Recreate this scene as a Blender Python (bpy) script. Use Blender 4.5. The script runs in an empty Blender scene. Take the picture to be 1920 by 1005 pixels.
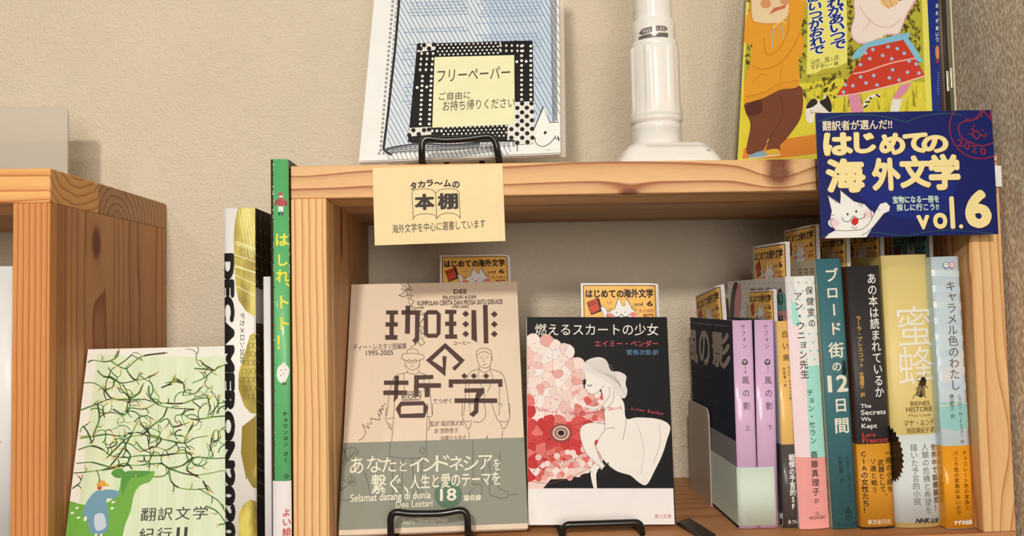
import bpy, bmesh, math, random
from mathutils import Vector, Matrix
from mathutils.geometry import tessellate_polygon

# ------------------------------------------------------------------ camera, world, lights, exposure
FOC = 1401.04
PT, YW, RL = .044550, .036836, -.020984
CP = Vector((.10746, -.51321, .16683))
def _basis():
    cp, sp, cy, sy = math.cos(PT), math.sin(PT), math.cos(YW), math.sin(YW)
    F = Vector((sy * cp, cy * cp, sp)); R = Vector((cy, -sy, 0)); U = R.cross(F)
    c, s = math.cos(RL), math.sin(RL)
    return F, c * R + s * U, -s * R + c * U
CF, CR, CU = _basis()
SC = bpy.context.scene
COL = SC.collection
cam = bpy.data.cameras.new('camera'); cam_o = bpy.data.objects.new('camera', cam); COL.objects.link(cam_o)
cam.sensor_width = 36; cam.lens = 36 * FOC / 1920; cam.clip_start = .01
cam_o.matrix_world = Matrix(((CR.x, CU.x, -CF.x, CP.x), (CR.y, CU.y, -CF.y, CP.y), (CR.z, CU.z, -CF.z, CP.z), (0, 0, 0, 1)))
SC.camera = cam_o
SC.view_settings.view_transform = 'Standard'; SC.view_settings.look = 'None'
SC.view_settings.gamma = 1; SC.view_settings.use_curve_mapping = False
SC.view_settings.exposure = .1
w = bpy.data.worlds.new('world'); SC.world = w; w.use_nodes = True
w.node_tree.nodes['Background'].inputs[0].default_value = (1, .88, .74, 1)
w.node_tree.nodes['Background'].inputs[1].default_value = .13
def area(name, loc, target, size, power, col):
    l = bpy.data.lights.new(name, 'AREA'); l.shape = 'DISK'; l.size = size; l.energy = power; l.color = col
    o = bpy.data.objects.new(name, l); COL.objects.link(o); o.location = loc
    o.rotation_euler = (Vector(target) - Vector(loc)).to_track_quat('-Z', 'Y').to_euler()
area('ceiling_lamp_main', (-.22, -1.95, .98), (.12, 0, .2), .16, 23, (1, .9, .77))
area('front_fill', (.35, -2.3, .40), (.15, 0, .15), 1.0, 19, (1, .91, .80))  # fill added at eye height to brighten the shelf interior, no window known
area('ceiling_lamp_side', (1.05, -1.6, 1.05), (.3, 0, .2), .1, 9, (1, .86, .68))
area('ceiling_lamp_far', (-.9, -1.3, 1.25), (0, 0, .2), .1, 3, (1, .88, .72))

# ------------------------------------------------------------------ colour + materials
def lin(c):
    c /= 255
    return c / 12.92 if c <= .04045 else ((c + .055) / 1.055) ** 2.4
def alb(c):
    k = (1.0, .9, .78)
    return tuple(min(.92, lin(v) / q) for v, q in zip(c, k)) + (1,)
_m = {}
def mat(col, rough=.6, spec=.35, coat=0, bump=0, metal=0, alpha=1):
    if not isinstance(col, tuple): return col
    key = (col, rough, spec, coat, bump, metal, alpha)
    if key in _m: return _m[key]
    m = bpy.data.materials.new('surface_%d_%d_%d' % col); m.use_nodes = True
    b = m.node_tree.nodes['Principled BSDF']; nt = m.node_tree
    b.inputs['Base Color'].default_value = alb(col); b.inputs['Roughness'].default_value = rough
    b.inputs['Specular IOR Level'].default_value = spec; b.inputs['Coat Weight'].default_value = coat
    b.inputs['Coat Roughness'].default_value = .06; b.inputs['Metallic'].default_value = metal
    b.inputs['Alpha'].default_value = alpha
    tc = nt.nodes.new('ShaderNodeTexCoord')
    n = nt.nodes.new('ShaderNodeTexNoise'); n.inputs['Scale'].default_value = 900 if bump else 60; n.inputs['Detail'].default_value = 4
    nt.links.new(tc.outputs['Object'], n.inputs['Vector'])
    mx = nt.nodes.new('ShaderNodeMix'); mx.data_type = 'RGBA'; mx.blend_type = 'MULTIPLY'; mx.inputs[0].default_value = .12
    mx.inputs[6].default_value = alb(col)
    nt.links.new(n.outputs['Fac'], mx.inputs[7]); nt.links.new(mx.outputs[2], b.inputs['Base Color'])
    if bump:
        bp = nt.nodes.new('ShaderNodeBump'); bp.inputs['Strength'].default_value = bump; bp.inputs['Distance'].default_value = .0004
        nt.links.new(n.outputs['Fac'], bp.inputs['Height']); nt.links.new(bp.outputs[0], b.inputs['Normal'])
    _m[key] = m
    return m
def two_tone(name, c1, c2, scale, stretch=(1, 1, 1), rough=.5, lo=.4, hi=.6, coat=0, c3=None):
    m = bpy.data.materials.new(name); m.use_nodes = True; nt = m.node_tree; b = nt.nodes['Principled BSDF']
    tc = nt.nodes.new('ShaderNodeTexCoord'); mp = nt.nodes.new('ShaderNodeMapping'); mp.inputs['Scale'].default_value = stretch
    n = nt.nodes.new('ShaderNodeTexNoise'); n.inputs['Scale'].default_value = scale; n.inputs['Detail'].default_value = 5
    r = nt.nodes.new('ShaderNodeValToRGB'); r.color_ramp.elements[0].position = lo; r.color_ramp.elements[1].position = hi
    r.color_ramp.elements[0].color = alb(c1); r.color_ramp.elements[1].color = alb(c2)
    if c3: e = r.color_ramp.elements.new((lo + hi) / 2); e.color = alb(c3)
    nt.links.new(tc.outputs['Object'], mp.inputs['Vector']); nt.links.new(mp.outputs[0], n.inputs['Vector'])
    nt.links.new(n.outputs['Fac'], r.inputs[0]); nt.links.new(r.outputs[0], b.inputs['Base Color'])
    b.inputs['Roughness'].default_value = rough; b.inputs['Coat Weight'].default_value = coat
    return m

class NT:
    def __init__(s, m): s.t = m.node_tree
    def n(s, typ, **kw):
        x = s.t.nodes.new(typ)
        for k, v in kw.items(): setattr(x, k, v)
        return x
    def val(s, sock, v):
        if isinstance(v, (int, float, tuple, Vector)): sock.default_value = v
        else: s.t.links.new(v, sock)
    def m(s, op, a, b=0., c=0.):
        x = s.n('ShaderNodeMath', operation=op)
        for i, v in enumerate((a, b, c)): s.val(x.inputs[i], v)
        return x.outputs[0]
    def vm(s, op, a, b=(0, 0, 0)):
        x = s.n('ShaderNodeVectorMath', operation=op); s.val(x.inputs[0], a); s.val(x.inputs[1], b)
        return x.outputs['Value'] if op in ('LENGTH', 'DOT_PRODUCT') else x.outputs[0]
    def mix(s, f, a, b, mode='MIX'):
        x = s.n('ShaderNodeMix', data_type='RGBA', blend_type=mode); s.val(x.inputs[0], f); s.val(x.inputs[6], a); s.val(x.inputs[7], b)
        return x.outputs[2]
    def noise(s, vec, scale, detail=2, rough=.5):
        x = s.n('ShaderNodeTexNoise'); s.val(x.inputs['Vector'], vec); x.inputs['Scale'].default_value = scale
        x.inputs['Detail'].default_value = detail; x.inputs['Roughness'].default_value = rough
        return x.outputs['Fac']

def wood(axis, center, spacing, light, mid, dark, knots=(), wob=.004, seed=0, off=(0, 0, 0)):
    """ring wood: growth rings around an axis along x or z; knots = (pos, spread, push, core)"""
    m = bpy.data.materials.new('cedar_wood'); m.use_nodes = True; N = NT(m); b = m.node_tree.nodes['Principled BSDF']
    tc = N.n('ShaderNodeTexCoord').outputs['Object']
    P = N.vm('ADD', tc, tuple(off))
    st = {'x': (.16, 1, 1), 'z': (1, 1, .16), 'y': (1, .16, 1)}[axis]
    Q = N.vm('ADD', N.vm('MULTIPLY', P, st), (seed * 3.1, seed * 1.7, seed * 2.3))
    n1 = N.noise(Q, 26, 2); n2 = N.noise(N.vm('ADD', Q, (5, 9, 2)), 70, 2)
    sp = N.n('ShaderNodeSeparateXYZ'); N.val(sp.inputs[0], P)
    a, c = {'x': (1, 2), 'z': (0, 1), 'y': (0, 2)}[axis]
    da = N.m('SUBTRACT', sp.outputs[a], center[0]); dc = N.m('SUBTRACT', sp.outputs[c], center[1])
    r = N.m('SQRT', N.m('ADD', N.m('MULTIPLY', da, da), N.m('MULTIPLY', dc, dc)))
    r = N.m('ADD', r, N.m('MULTIPLY', N.m('SUBTRACT', n1, .5), wob * 3))
    r = N.m('ADD', r, N.m('MULTIPLY', N.m('SUBTRACT', n2, .5), wob * .5))
    core = None
    for pos, spread, push, cr in knots:
        v = N.vm('SUBTRACT', P, tuple(pos)); v1 = N.vm('DIVIDE', v, tuple(spread)); L = N.vm('LENGTH', v1)
        e = N.m('EXPONENT', N.m('MULTIPLY', N.m('MULTIPLY', L, L), -1.))
        r = N.m('ADD', r, N.m('MULTIPLY', e, push))
        v2 = N.vm('DIVIDE', v, tuple(cr)); L2 = N.m('ADD', N.vm('LENGTH', v2), N.m('MULTIPLY', N.m('SUBTRACT', n2, .5), .9))
        k = N.n('ShaderNodeMapRange'); N.val(k.inputs[0], L2); k.inputs[1].default_value = 1.15; k.inputs[2].default_value = .55
        core = k.outputs[0] if core is None else N.m('MAXIMUM', core, k.outputs[0])
    ph = N.m('FRACT', N.m('DIVIDE', r, spacing))
    rp = N.n('ShaderNodeValToRGB'); e = rp.color_ramp.elements
    e[0].position = 0; e[0].color = (0, 0, 0, 1); e[1].position = 1; e[1].color = (.25, .25, .25, 1)
    for p_, v_ in ((.5, .08), (.8, .34), (.93, .9), (.965, 1)): x = e.new(p_); x.color = (v_, v_, v_, 1)
    N.val(rp.inputs[0], ph)
    fs = {'x': (.04, 1, 1), 'z': (1, 1, .04), 'y': (1, .04, 1)}[axis]
    fib = N.noise(N.vm('MULTIPLY', P, fs), 1500, 3, .6)
    big = N.noise(N.vm('MULTIPLY', P, st), 55, 2)
    cA = N.mix(big, alb(light), alb(mid))
    col = N.mix(N.m('MULTIPLY', rp.outputs[0], .97), cA, alb(dark))
    col = N.mix(.45, col, N.mix(fib, (.55, .5, .45, 1), (1.25, 1.25, 1.25, 1)), 'MULTIPLY')
    if core is not None:
        kn = N.noise(P, 420, 3)
        col = N.mix(N.m('MULTIPLY', core, .93), col, N.mix(kn, alb((46, 24, 18)), alb((150, 80, 54))))
    N.val(b.inputs['Base Color'], col); b.inputs['Roughness'].default_value = .55; b.inputs['Specular IOR Level'].default_value = .3
    bp = N.n('ShaderNodeBump'); bp.inputs['Strength'].default_value = .25; bp.inputs['Distance'].default_value = .0004
    N.val(bp.inputs['Height'], N.m('SUBTRACT', fib, rp.outputs[0])); N.val(b.inputs['Normal'], bp.outputs[0])
    return m

# ------------------------------------------------------------------ measuring: sight lines cut with real planes
def ray(x, y): return CF + CR * ((x - 960) / FOC) - CU * ((y - 502.5) / FOC)
def cut(x, y, p, n):
    r = ray(x, y); return CP + r * ((Vector(p) - CP).dot(n) / r.dot(n))
def hx(x, y, X): return cut(x, y, (X, 0, 0), Vector((1, 0, 0)))
def hy(x, y, Y): return cut(x, y, (0, Y, 0), Vector((0, 1, 0)))
def hz(x, y, Z): return cut(x, y, (0, 0, Z), Vector((0, 0, 1)))

# ------------------------------------------------------------------ objects
def thing(name, loc, label, cat, group=None):
    o = bpy.data.objects.new(name, None); COL.objects.link(o); o.location = loc; o.empty_display_size = .01
    o['label'] = label; o['category'] = cat
    if group: o['group'] = group
    return o
def put(name, bm, mats, parent=None, smooth=False, bevel=0, label=None, recalc=True, origin=None):
    """links a bmesh given in world coordinates as one mesh object"""
    if recalc: bmesh.ops.recalc_face_normals(bm, faces=bm.faces)
    O = Vector(origin) if origin is not None else (Vector(parent_loc(parent)) if parent else Vector((0, 0, 0)))
    bmesh.ops.translate(bm, verts=bm.verts, vec=-O)
    me = bpy.data.meshes.new(name); bm.to_mesh(me); bm.free()
    for m in (mats if isinstance(mats, (list, tuple)) and not (mats and isinstance(mats[0], int)) else [mats]): me.materials.append(mat(m))
    o = bpy.data.objects.new(name, me); COL.objects.link(o)
    if parent is not None:
        o.parent = parent
        o.location = (0, 0, 0)
    else: o.location = O
    if smooth:
        for p in me.polygons: p.use_smooth = True
    if bevel:
        b = o.modifiers.new('bevel', 'BEVEL'); b.width = bevel; b.segments = 2; b.limit_method = 'ANGLE'; b.harden_normals = False
    if label: o['label'] = label
    return o
def parent_loc(p):
    v = Vector((0, 0, 0))
    while p is not None: v += Vector(p.location); p = p.parent
    return v
def tag(o, label, cat, group=None):
    o['label'] = label; o['category'] = cat
    if group: o['group'] = group
    return o
def box(a, b, bm=None):
    bm = bm or bmesh.new()
    x0, y0, z0 = a; x1, y1, z1 = b
    vs = [bm.verts.new((x, y, z)) for x in (x0, x1) for y in (y0, y1) for z in (z0, z1)]
    for f in ((0, 1, 3, 2), (4, 6, 7, 5), (0, 4, 5, 1), (2, 3, 7, 6), (0, 2, 6, 4), (1, 5, 7, 3)): bm.faces.new([vs[i] for i in f])
    return bm
def obox(O, a, b, c, bm=None):
    """box spanned by three edge vectors"""
    bm = bm or bmesh.new(); O = Vector(O)
    vs = [bm.verts.new(O + a * i + b * j + c * k) for i in (0, 1) for j in (0, 1) for k in (0, 1)]
    for f in ((0, 1, 3, 2), (4, 6, 7, 5), (0, 4, 5, 1), (2, 3, 7, 6), (0, 2, 6, 4), (1, 5, 7, 3)): bm.faces.new([vs[i] for i in f])
    return bm
def round_path(pts, r, n=5):
    out = [Vector(pts[0])]
    for i in range(1, len(pts) - 1):
        A, B, C_ = Vector(pts[i - 1]), Vector(pts[i]), Vector(pts[i + 1])
        d1 = (A - B); d2 = (C_ - B); k = min(r, d1.length * .48, d2.length * .48)
        p, q = B + d1.normalized() * k, B + d2.normalized() * k
        for j in range(n + 1):
            t = j / n; out.append(p * (1 - t) ** 2 + B * 2 * t * (1 - t) + q * t * t)
    out.append(Vector(pts[-1])); return out
def tube(pts, rad, bm=None, seg=10):
    bm = bm or bmesh.new(); rings = []; up = Vector((.123, .3, .9)).normalized()
    for i, p in enumerate(pts):
        d = (pts[min(i + 1, len(pts) - 1)] - pts[max(i - 1, 0)]).normalized()
        x = d.cross(up)
        if x.length < .1: x = d.cross(Vector((1, 0, 0)))
        x.normalize(); y = d.cross(x); up = x.cross(d)
        up = up if up.length else Vector((0, 0, 1))
        rings.append([bm.verts.new(p + (x * math.cos(t) + y * math.sin(t)) * rad) for t in [2 * math.pi * k / seg for k in range(seg)]])
    for a, b in zip(rings, rings[1:]):
        for k in range(seg): bm.faces.new((a[k], a[(k + 1) % seg], b[(k + 1) % seg], b[k]))
    bm.faces.new(rings[0]); bm.faces.new(rings[-1])
    return bm

# ------------------------------------------------------------------ printed surfaces
class Surf:
    def __init__(s, O, u, v, h0=0, bulge=None, cuts=(), hit=0):
        s.O = Vector(O); s.u = Vector(u).normalized(); v = Vector(v); v = v - s.u * v.dot(s.u); s.v = v.normalized()
        s.n = s.u.cross(s.v); s.h0 = h0; s.bulge = bulge; s.cuts = cuts; s.hit = hit
    def px(s, x, y):
        d = cut(x, y, s.O + s.n * s.hit, s.n) - s.O
        return (d.dot(s.u), d.dot(s.v))
    def P(s, u, v, h=0):
        k = s.bulge(u) if s.bulge else 0
        return s.O + s.u * u + s.v * v + s.n * (h + s.h0 + k)
class Cyl(Surf):
    """vertical cylinder: u = arc length measured from the side facing front"""
    def __init__(s, c, r, cuts=()):
        s.c = Vector(c); s.r = r; s.cuts = cuts; s.h0 = 0; s.n = Vector((0, -1, 0)); s.u = Vector((1, 0, 0)); s.v = Vector((0, 0, 1))
    def px(s, x, y):
        d = hy(x, y, s.c.y - s.r * .95) - s.c
        return (math.asin(max(-1, min(1, d.x / s.r))) * s.r, d.z)
    def P(s, u, v, h=0):
        a = u / s.r; return s.c + Vector((math.sin(a), -math.cos(a), 0)) * (s.r + h) + Vector((0, 0, v))

_g = {}
def gmesh(t, res=3):
    k = (t, res)
    if k not in _g:
        c = bpy.data.curves.new('t', 'FONT'); c.body = t; c.resolution_u = res
        o = bpy.data.objects.new('t', c); me = o.to_mesh()
        _g[k] = ([v.co[:2] for v in me.vertices], [tuple(p.vertices) for p in me.polygons])
        o.to_mesh_clear(); bpy.data.objects.remove(o); bpy.data.curves.remove(c)
    return _g[k]
_adv = {}
def adv(ch):
    if ch == '　': return 1.
    if ch == ' ': return .27
    if ord(ch) > 0x2e00: return 1.
    if ch not in _adv:
        f = lambda s: max(v[0] for v in gmesh(s)[0])
        _adv[ch] = f(ch + '|') - f('|')
    return _adv[ch]
def line_mesh(t, bold=0, res=3):
    """a line of writing, glyph by glyph; weight by striking each glyph several times"""
    V, F, x = [], [], 0
    st = [(0, 0)]
    if bold > .003:
        m = 8 if bold > .025 else 4
        st += [(bold * math.cos(2 * math.pi * k / m), bold * math.sin(2 * math.pi * k / m)) for k in range(m)]
    for ch in t:
        if ch not in ' 　':
            v, f = gmesh(ch, res)
            for k, (dx, dy) in enumerate(st):
                b = len(V); V += [(q[0] + x + dx, q[1] + dy, k) for q in v]; F += [tuple(b + i for i in g) for g in f]
        x += adv(ch)
    return V, F
def smooth_loop(pts, n=5, closed=True):
    out = []; L = len(pts)
    rng = range(L) if closed else range(L - 1)
    for i in rng:
        if closed: p0, p1, p2, p3 = (pts[(i + k) % L] for k in (-1, 0, 1, 2))
        else: p0, p1, p2, p3 = pts[max(i - 1, 0)], pts[i], pts[i + 1], pts[min(i + 2, L - 1)]
        for j in range(n):
            t = j / n
            out.append(tuple(.5 * ((2 * p1[k]) + (-p0[k] + p2[k]) * t + (2 * p0[k] - 5 * p1[k] + 4 * p2[k] - p3[k]) * t * t + (-p0[k] + 3 * p1[k] - 3 * p2[k] + p3[k]) * t ** 3) for k in (0, 1)))
    if not closed: out.append(tuple(pts[-1]))
    return out
class Art:
    """flat print on a surface: everything drawn lands in ONE mesh of thin ink film"""
    def __init__(s, name, surf, parent, rough=.5, scale=None, coat=0, spec=.35, clip=None, label=None):
        s.name, s.surf, s.parent, s.rough, s.coat, s.spec = name, surf, parent, rough, coat, spec
        s.v = []; s.f = []; s.mats = []; s.mi = []; s.layer = 0; s.map = scale or (lambda x, y: (x, y)); s.clip = clip; s.label = label
        s.raw = False
    def q(s, x, y):
        if s.raw: return s.map(x, y)
        x, y = s.map(x, y); return s.surf.px(x, y)
    def _mi(s, col):
        m = mat(col, s.rough, s.spec, s.coat) if isinstance(col, tuple) else col
        if m not in s.mats: s.mats.append(m)
        return s.mats.index(m)
    def uv(s, pts, col, tris=None):
        s.layer += 1
        b = len(s.v); h = .00004 + .0000012 * s.layer
        s.v += [(p[0], p[1], h + (p[2] * .0000006 if len(p) > 2 else 0)) for p in pts]; k = s._mi(col)
        if tris is None:
            tris = tessellate_polygon([[Vector((p[0], p[1], 0)) for p in pts]])
        for t in tris: s.f.append(tuple(b + i for i in t)); s.mi.append(k)
    def poly(s, pts, col): s.uv([s.q(*p) for p in pts], col)
    def rect(s, x0, y0, x1, y1, col): s.poly([(x0, y0), (x1, y0), (x1, y1), (x0, y1)], col)
    def blob(s, pts, col, n=5): s.poly(smooth_loop(pts, n), col)
    def ell(s, x, y, rx, ry, col, n=20, rot=0):
        c, d = math.cos(rot), math.sin(rot)
        s.poly([(x + rx * math.cos(t) * c - ry * math.sin(t) * d, y + rx * math.cos(t) * d + ry * math.sin(t) * c) for t in [2 * math.pi * k / n for k in range(n)]], col)
    def ring(s, x, y, r, w, col, n=28): s.line([(x + r * math.cos(2 * math.pi * k / n), y + r * math.sin(2 * math.pi * k / n)) for k in range(n + 1)], w, col)
    def line(s, pts, w, col, smooth=False, taper=False):
        if smooth: pts = smooth_loop(pts, 4, False)
        P = []; n = len(pts)
        Lf, Rt = [], []
        for i, p in enumerate(pts):
            a = pts[max(i - 1, 0)]; b = pts[min(i + 1, n - 1)]
            dx, dy = b[0] - a[0], b[1] - a[1]; L = math.hypot(dx, dy) or 1
            ww = w * (1 - .85 * i / (n - 1)) if taper else w
            nx, ny = -dy / L * ww / 2, dx / L * ww / 2
            if 0 < i < n - 1:
                e, f = (p[0] - a[0], p[1] - a[1]), (b[0] - p[0], b[1] - p[1])
                le, lf = math.hypot(*e) or 1, math.hypot(*f) or 1
                cs = max(.35, math.sqrt(max(0, (1 + (e[0] * f[0] + e[1] * f[1]) / le / lf) / 2))); nx /= cs; ny /= cs
            Lf.append((p[0] + nx, p[1] + ny)); Rt.append((p[0] - nx, p[1] - ny))
        pp = [s.q(*p) for p in Lf + Rt]
        tr = []
        for i in range(n - 1): tr += [(i, i + 1, n + i + 1), (i, n + i + 1, n + i)]
        s.uv(pp, col, tr)
    def text(s, t, x0, y0, x1, y1, col, bold=0, slant=0, rot=0, keep=False):
        """horizontal writing filling the box from (x0,y0) top left to (x1,y1) bottom right; rot in px rise over the width"""
        V, Fc = line_mesh(t, bold, 6 if len(t) == 1 and abs(y1 - y0) > 25 else 3)
        xs = [v[0] for v in V]; ys = [v[1] for v in V]; a, b, c, d = min(xs), max(xs), min(ys), max(ys)
        A = Vector(s.q(x0, y0)); B = Vector(s.q(x1, y1)); pts = []
        for vx, vy, k in V:
            X = (vx - a) / (b - a); Y = (vy - c) / (d - c) if d > c else 0
            X2 = X + slant * (Y - .5) * (d - c) / (b - a)
            pts.append((A.x + (B.x - A.x) * X2, B.y + (A.y - B.y) * Y + rot * (B.x - A.x) * (X - .5), k))
        s.uv(pts, col, Fc); s.layer += 3
    def vtext(s, t, xa, ya, xb, yb, size, col, bold=0, wx=1, wob=0):
        """vertical writing; centres of first and last character in px, size in px"""
        n = len(t); rnd = random.Random(len(t) * 7 + ord(t[0]))
        e0 = Vector(s.q(xa, ya)); e1 = Vector(s.q(xa, ya + size)); k = (e1 - e0).length
        A, B = Vector(s.q(xa, ya)), Vector(s.q(xb, yb))
        for i, ch in enumerate(t):
            if ch in ' 　': continue
            c = A + (B - A) * (i / max(1, n - 1)); V, Fc = line_mesh(ch, bold)
            if ch in 'ー〜-': pts = [(v[1] - .37 , -(v[0] - .5), v[2]) for v in V]; pts = [(-p[0], p[1], p[2]) for p in pts]
            elif ch in '、。': pts = [(v[0] + .25, v[1] + .1, v[2]) for v in V]
            elif ch in 'ョャュッォェァィ': pts = [(v[0] - .4, v[1] - .25, v[2]) for v in V]
            else:
                cx = .5 if ord(ch) > 255 else (min(v[0] for v in V) + max(v[0] for v in V)) / 2
                pts = [(v[0] - cx, v[1] - .36, v[2]) for v in V]
            th = (rnd.random() - .5) * wob; cs, sn = math.cos(th), math.sin(th)
            s.uv([(c.x + k * wx * (p[0] * cs - p[1] * sn), c.y + k * (p[0] * sn + p[1] * cs), p[2]) for p in pts], col, Fc)
            s.layer -= 1
        s.layer += 4
    def sideways(s, t, x0, y0, x1, y1, col, bold=0):
        """writing turned to read downwards, filling the px box"""
        V, Fc = line_mesh(t, bold); xs = [p[0] for p in V]; ys = [p[1] for p in V]; a, b, c, d = min(xs), max(xs), min(ys), max(ys)
        P_, Q_ = s.q(x0, y0), s.q(x1, y1)
        s.uv([(P_[0] + (Q_[0] - P_[0]) * ((p[1] - c) / (d - c)), P_[1] + (Q_[1] - P_[1]) * ((p[0] - a) / (b - a)), p[2]) for p in V], col, Fc)
    def split(s, name=None):
        """finish this print as one object and go on with the next one on the same surface"""
        s.done(); s.v, s.f, s.mi, s.mats = [], [], [], []
        if name: s.name = name
    def brush(s, t, boxes, col, bold=0, rots=None):
        for i, (ch, b) in enumerate(zip(t, boxes)): s.text(ch, *b, col, bold, rot=(rots[i] if rots else 0)); s.layer -= 4
        s.layer += 4
    def done(s):
        bm = bmesh.new(); vs = [bm.verts.new((p[0], p[1], p[2])) for p in s.v]
        for f, k in zip(s.f, s.mi):
            try: q = bm.faces.new([vs[i] for i in f]); q.material_index = k
            except ValueError: pass
        for c in s.surf.cuts:
            bmesh.ops.bisect_plane(bm, geom=bm.verts[:] + bm.edges[:] + bm.faces[:], plane_co=(c, 0, 0), plane_no=(1, 0, 0), dist=1e-7)
        if s.clip:
            u0, v0, u1, v1 = s.clip
            for co, no in (((u0, 0, 0), (-1, 0, 0)), ((u1, 0, 0), (1, 0, 0)), ((0, v0, 0), (0, -1, 0)), ((0, v1, 0), (0, 1, 0))):
                bmesh.ops.bisect_plane(bm, geom=bm.verts[:] + bm.edges[:] + bm.faces[:], plane_co=co, plane_no=no, clear_outer=True, dist=1e-7)
        for v in bm.verts: v.co = s.surf.P(v.co.x, v.co.y, v.co.z)
        for f in bm.faces:
            f.normal_update()
            if not isinstance(s.surf, Cyl) and f.normal.dot(s.surf.n) < 0: f.normal_flip()
        return put(s.name, bm, s.mats, s.parent, recalc=False, label=s.label)

# ------------------------------------------------------------------ book maker
class Book:
    """O = bottom corner where front board meets spine; a = thickness, b = depth, c = height (unit vectors)"""
    def __init__(s, t, O, a, b, c, T, D, H, bulge=.0012, ct=.0012, cols=((200, 200, 200),) * 3, pages=(232, 220, 196), over=.0008, rough=.4, coat=0, bump=0, square=0, flare=0):
        s.t, s.O, s.a, s.b, s.c, s.T, s.D, s.H, s.B, s.ct = t, Vector(O), a, b, c, T, D, H, bulge, ct
        s.N = 10
        s.us = [T * i / s.N for i in range(s.N + 1)]
        def f(u):
            u = max(0, min(T, u)); i = min(s.N - 1, int(u / T * s.N)); k = u / T * s.N - i
            g = lambda q: s.B * (1 - abs(2 * q / T - 1) ** 3)
            return g(s.us[i]) * (1 - k) + g(s.us[i + 1]) * k
        s.f = f
        m = [mat(x, rough, .4, coat, bump) for x in cols]
        s.shell('cover', 0, H, 0, ct, m)
        e = over
        bm = obox(s.O + a * ct + b * (ct * .5) + c * e, a * (T - 2 * ct), b * (D - ct * .5 - (.002 if e > .001 else .0003)), c * (H - 2 * e))
        pm = bpy.data.materials.get('page_edges_%d_%d_%d' % pages)
        if not pm:
            pm = two_tone('page_edges_%d_%d_%d' % pages, tuple(int(x * .86) for x in pages), pages, 1800, (1, .02, .02), .8)
        put('page_block', bm, pm, t)
    def shell(s, name, z0, z1, off, ct, mats, depth=None, label=None):
        T, D = s.T, depth or s.D
        outer = [(-off, D)] + [(u if 0 < u < T else (-off if u <= 0 else T + off), -s.f(u) - off) for u in s.us] + [(T + off, D)]
        outer[1] = (-off, -off * .2); outer[-2] = (T + off, -off * .2)
        inner = [(ct - off, D)] + [(min(max(u, ct - off), T - ct + off), -s.f(u) - off + ct if 0 < u < T else ct - off) for u in s.us] + [(T - ct + off, D)]
        bm = bmesh.new(); n = len(outer)
        V = [[bm.verts.new(s.O + s.a * p[0] + s.b * p[1] + s.c * z) for p in path] for z in (z0, z1) for path in (outer, inner)]
        o0, i0, o1, i1 = V
        def fc(vs, mi):
            try: x = bm.faces.new(vs); x.material_index = mi
            except ValueError: pass
        for k in range(n - 1):
            mi = 0 if k == 0 else (2 if k == n - 2 else 1)
            fc((o0[k], o0[k + 1], o1[k + 1], o1[k]), mi); fc((i0[k + 1], i0[k], i1[k], i1[k + 1]), mi)
            fc((o0[k + 1], o0[k], i0[k], i0[k + 1]), mi); fc((o1[k], o1[k + 1], i1[k + 1], i1[k]), mi)
        fc((o0[0], i0[0], i1[0], o1[0]), 0); fc((o0[-1], o1[-1], i1[-1], i0[-1]), 2)
        o = put(name, bm, mats, s.t, label=label)
        for p in o.data.polygons:
            if p.material_index == 1 and abs(p.normal.dot(s.c)) < .5: p.use_smooth = True
        return o
    def spine(s, h0=0):
        sg = 1 if s.a.cross(s.c).dot(s.b) < 0 else -1
        S = Surf(s.O, s.a * 1, s.c); S.n = -s.b
        S.bulge = s.f; S.cuts = s.us[1:-1]; S.hit = s.B * .85; S.h0 = h0
        return S
X, Y, Z = Vector((1, 0, 0)), Vector((0, 1, 0)), Vector((0, 0, 1))
H, T, D, W = .2400, .0226, .1854, .4496
PL, PR = .0240, .0231           # post thickness left / right
TOP = H + T; BACK = D - .0015
FLOOR = -1.22
# ------------------------------------------------------------------ room
def wall_mat(name, base, kind):
    m = bpy.data.materials.new(name); m.use_nodes = True; N = NT(m); b = m.node_tree.nodes['Principled BSDF']
    tc = N.n('ShaderNodeTexCoord').outputs['Object']
    bp = N.n('ShaderNodeBump')
    if kind == 'plaster':
        w1 = N.noise(tc, 430, 3, .55); w2 = N.noise(N.vm('ADD', tc, (3, 1, 7)), 90, 2)
        h = N.m('ADD', w1, N.m('MULTIPLY', w2, .7))
        col = N.mix(N.noise(tc, 12, 2), alb(base), alb(tuple(int(c * .95) for c in base)))
        bp.inputs['Strength'].default_value = .6; bp.inputs['Distance'].default_value = .0042
    else:
        v = N.vm('MULTIPLY', tc, (1, 1, .24))
        vo = N.n('ShaderNodeTexVoronoi'); N.val(vo.inputs['Vector'], v); vo.inputs['Scale'].default_value = 950
        n1 = N.noise(N.vm('MULTIPLY', tc, (1, 1, .2)), 1700, 2)
        h = N.m('SUBTRACT', n1, vo.outputs['Distance'])
        rp = N.n('ShaderNodeValToRGB'); e = rp.color_ramp.elements
        e[0].position = .0; e[0].color = alb((190, 163, 134)); e[1].position = .34; e[1].color = alb((250, 230, 200))
        N.val(rp.inputs[0], N.m('SUBTRACT', n1, N.m('MULTIPLY', vo.outputs['Distance'], .8)))
        col = rp.outputs[0]
        bp.inputs['Strength'].default_value = .5; bp.inputs['Distance'].default_value = .0006
    N.val(b.inputs['Base Color'], col); b.inputs['Roughness'].default_value = .75; b.inputs['Specular IOR Level'].default_value = .25
    N.val(bp.inputs['Height'], h); N.val(b.inputs['Normal'], bp.outputs[0])
    return m
def structure(name, bm, m):
    o = put(name, bm, m); o['kind'] = 'structure'; return o
WX = W + PR + .0035
structure('wall_back', box((-1.6, D, FLOOR), (WX + .1, D + .1, 1.5)), wall_mat('wall_plaster', (226, 206, 176), 'plaster'))
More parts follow.
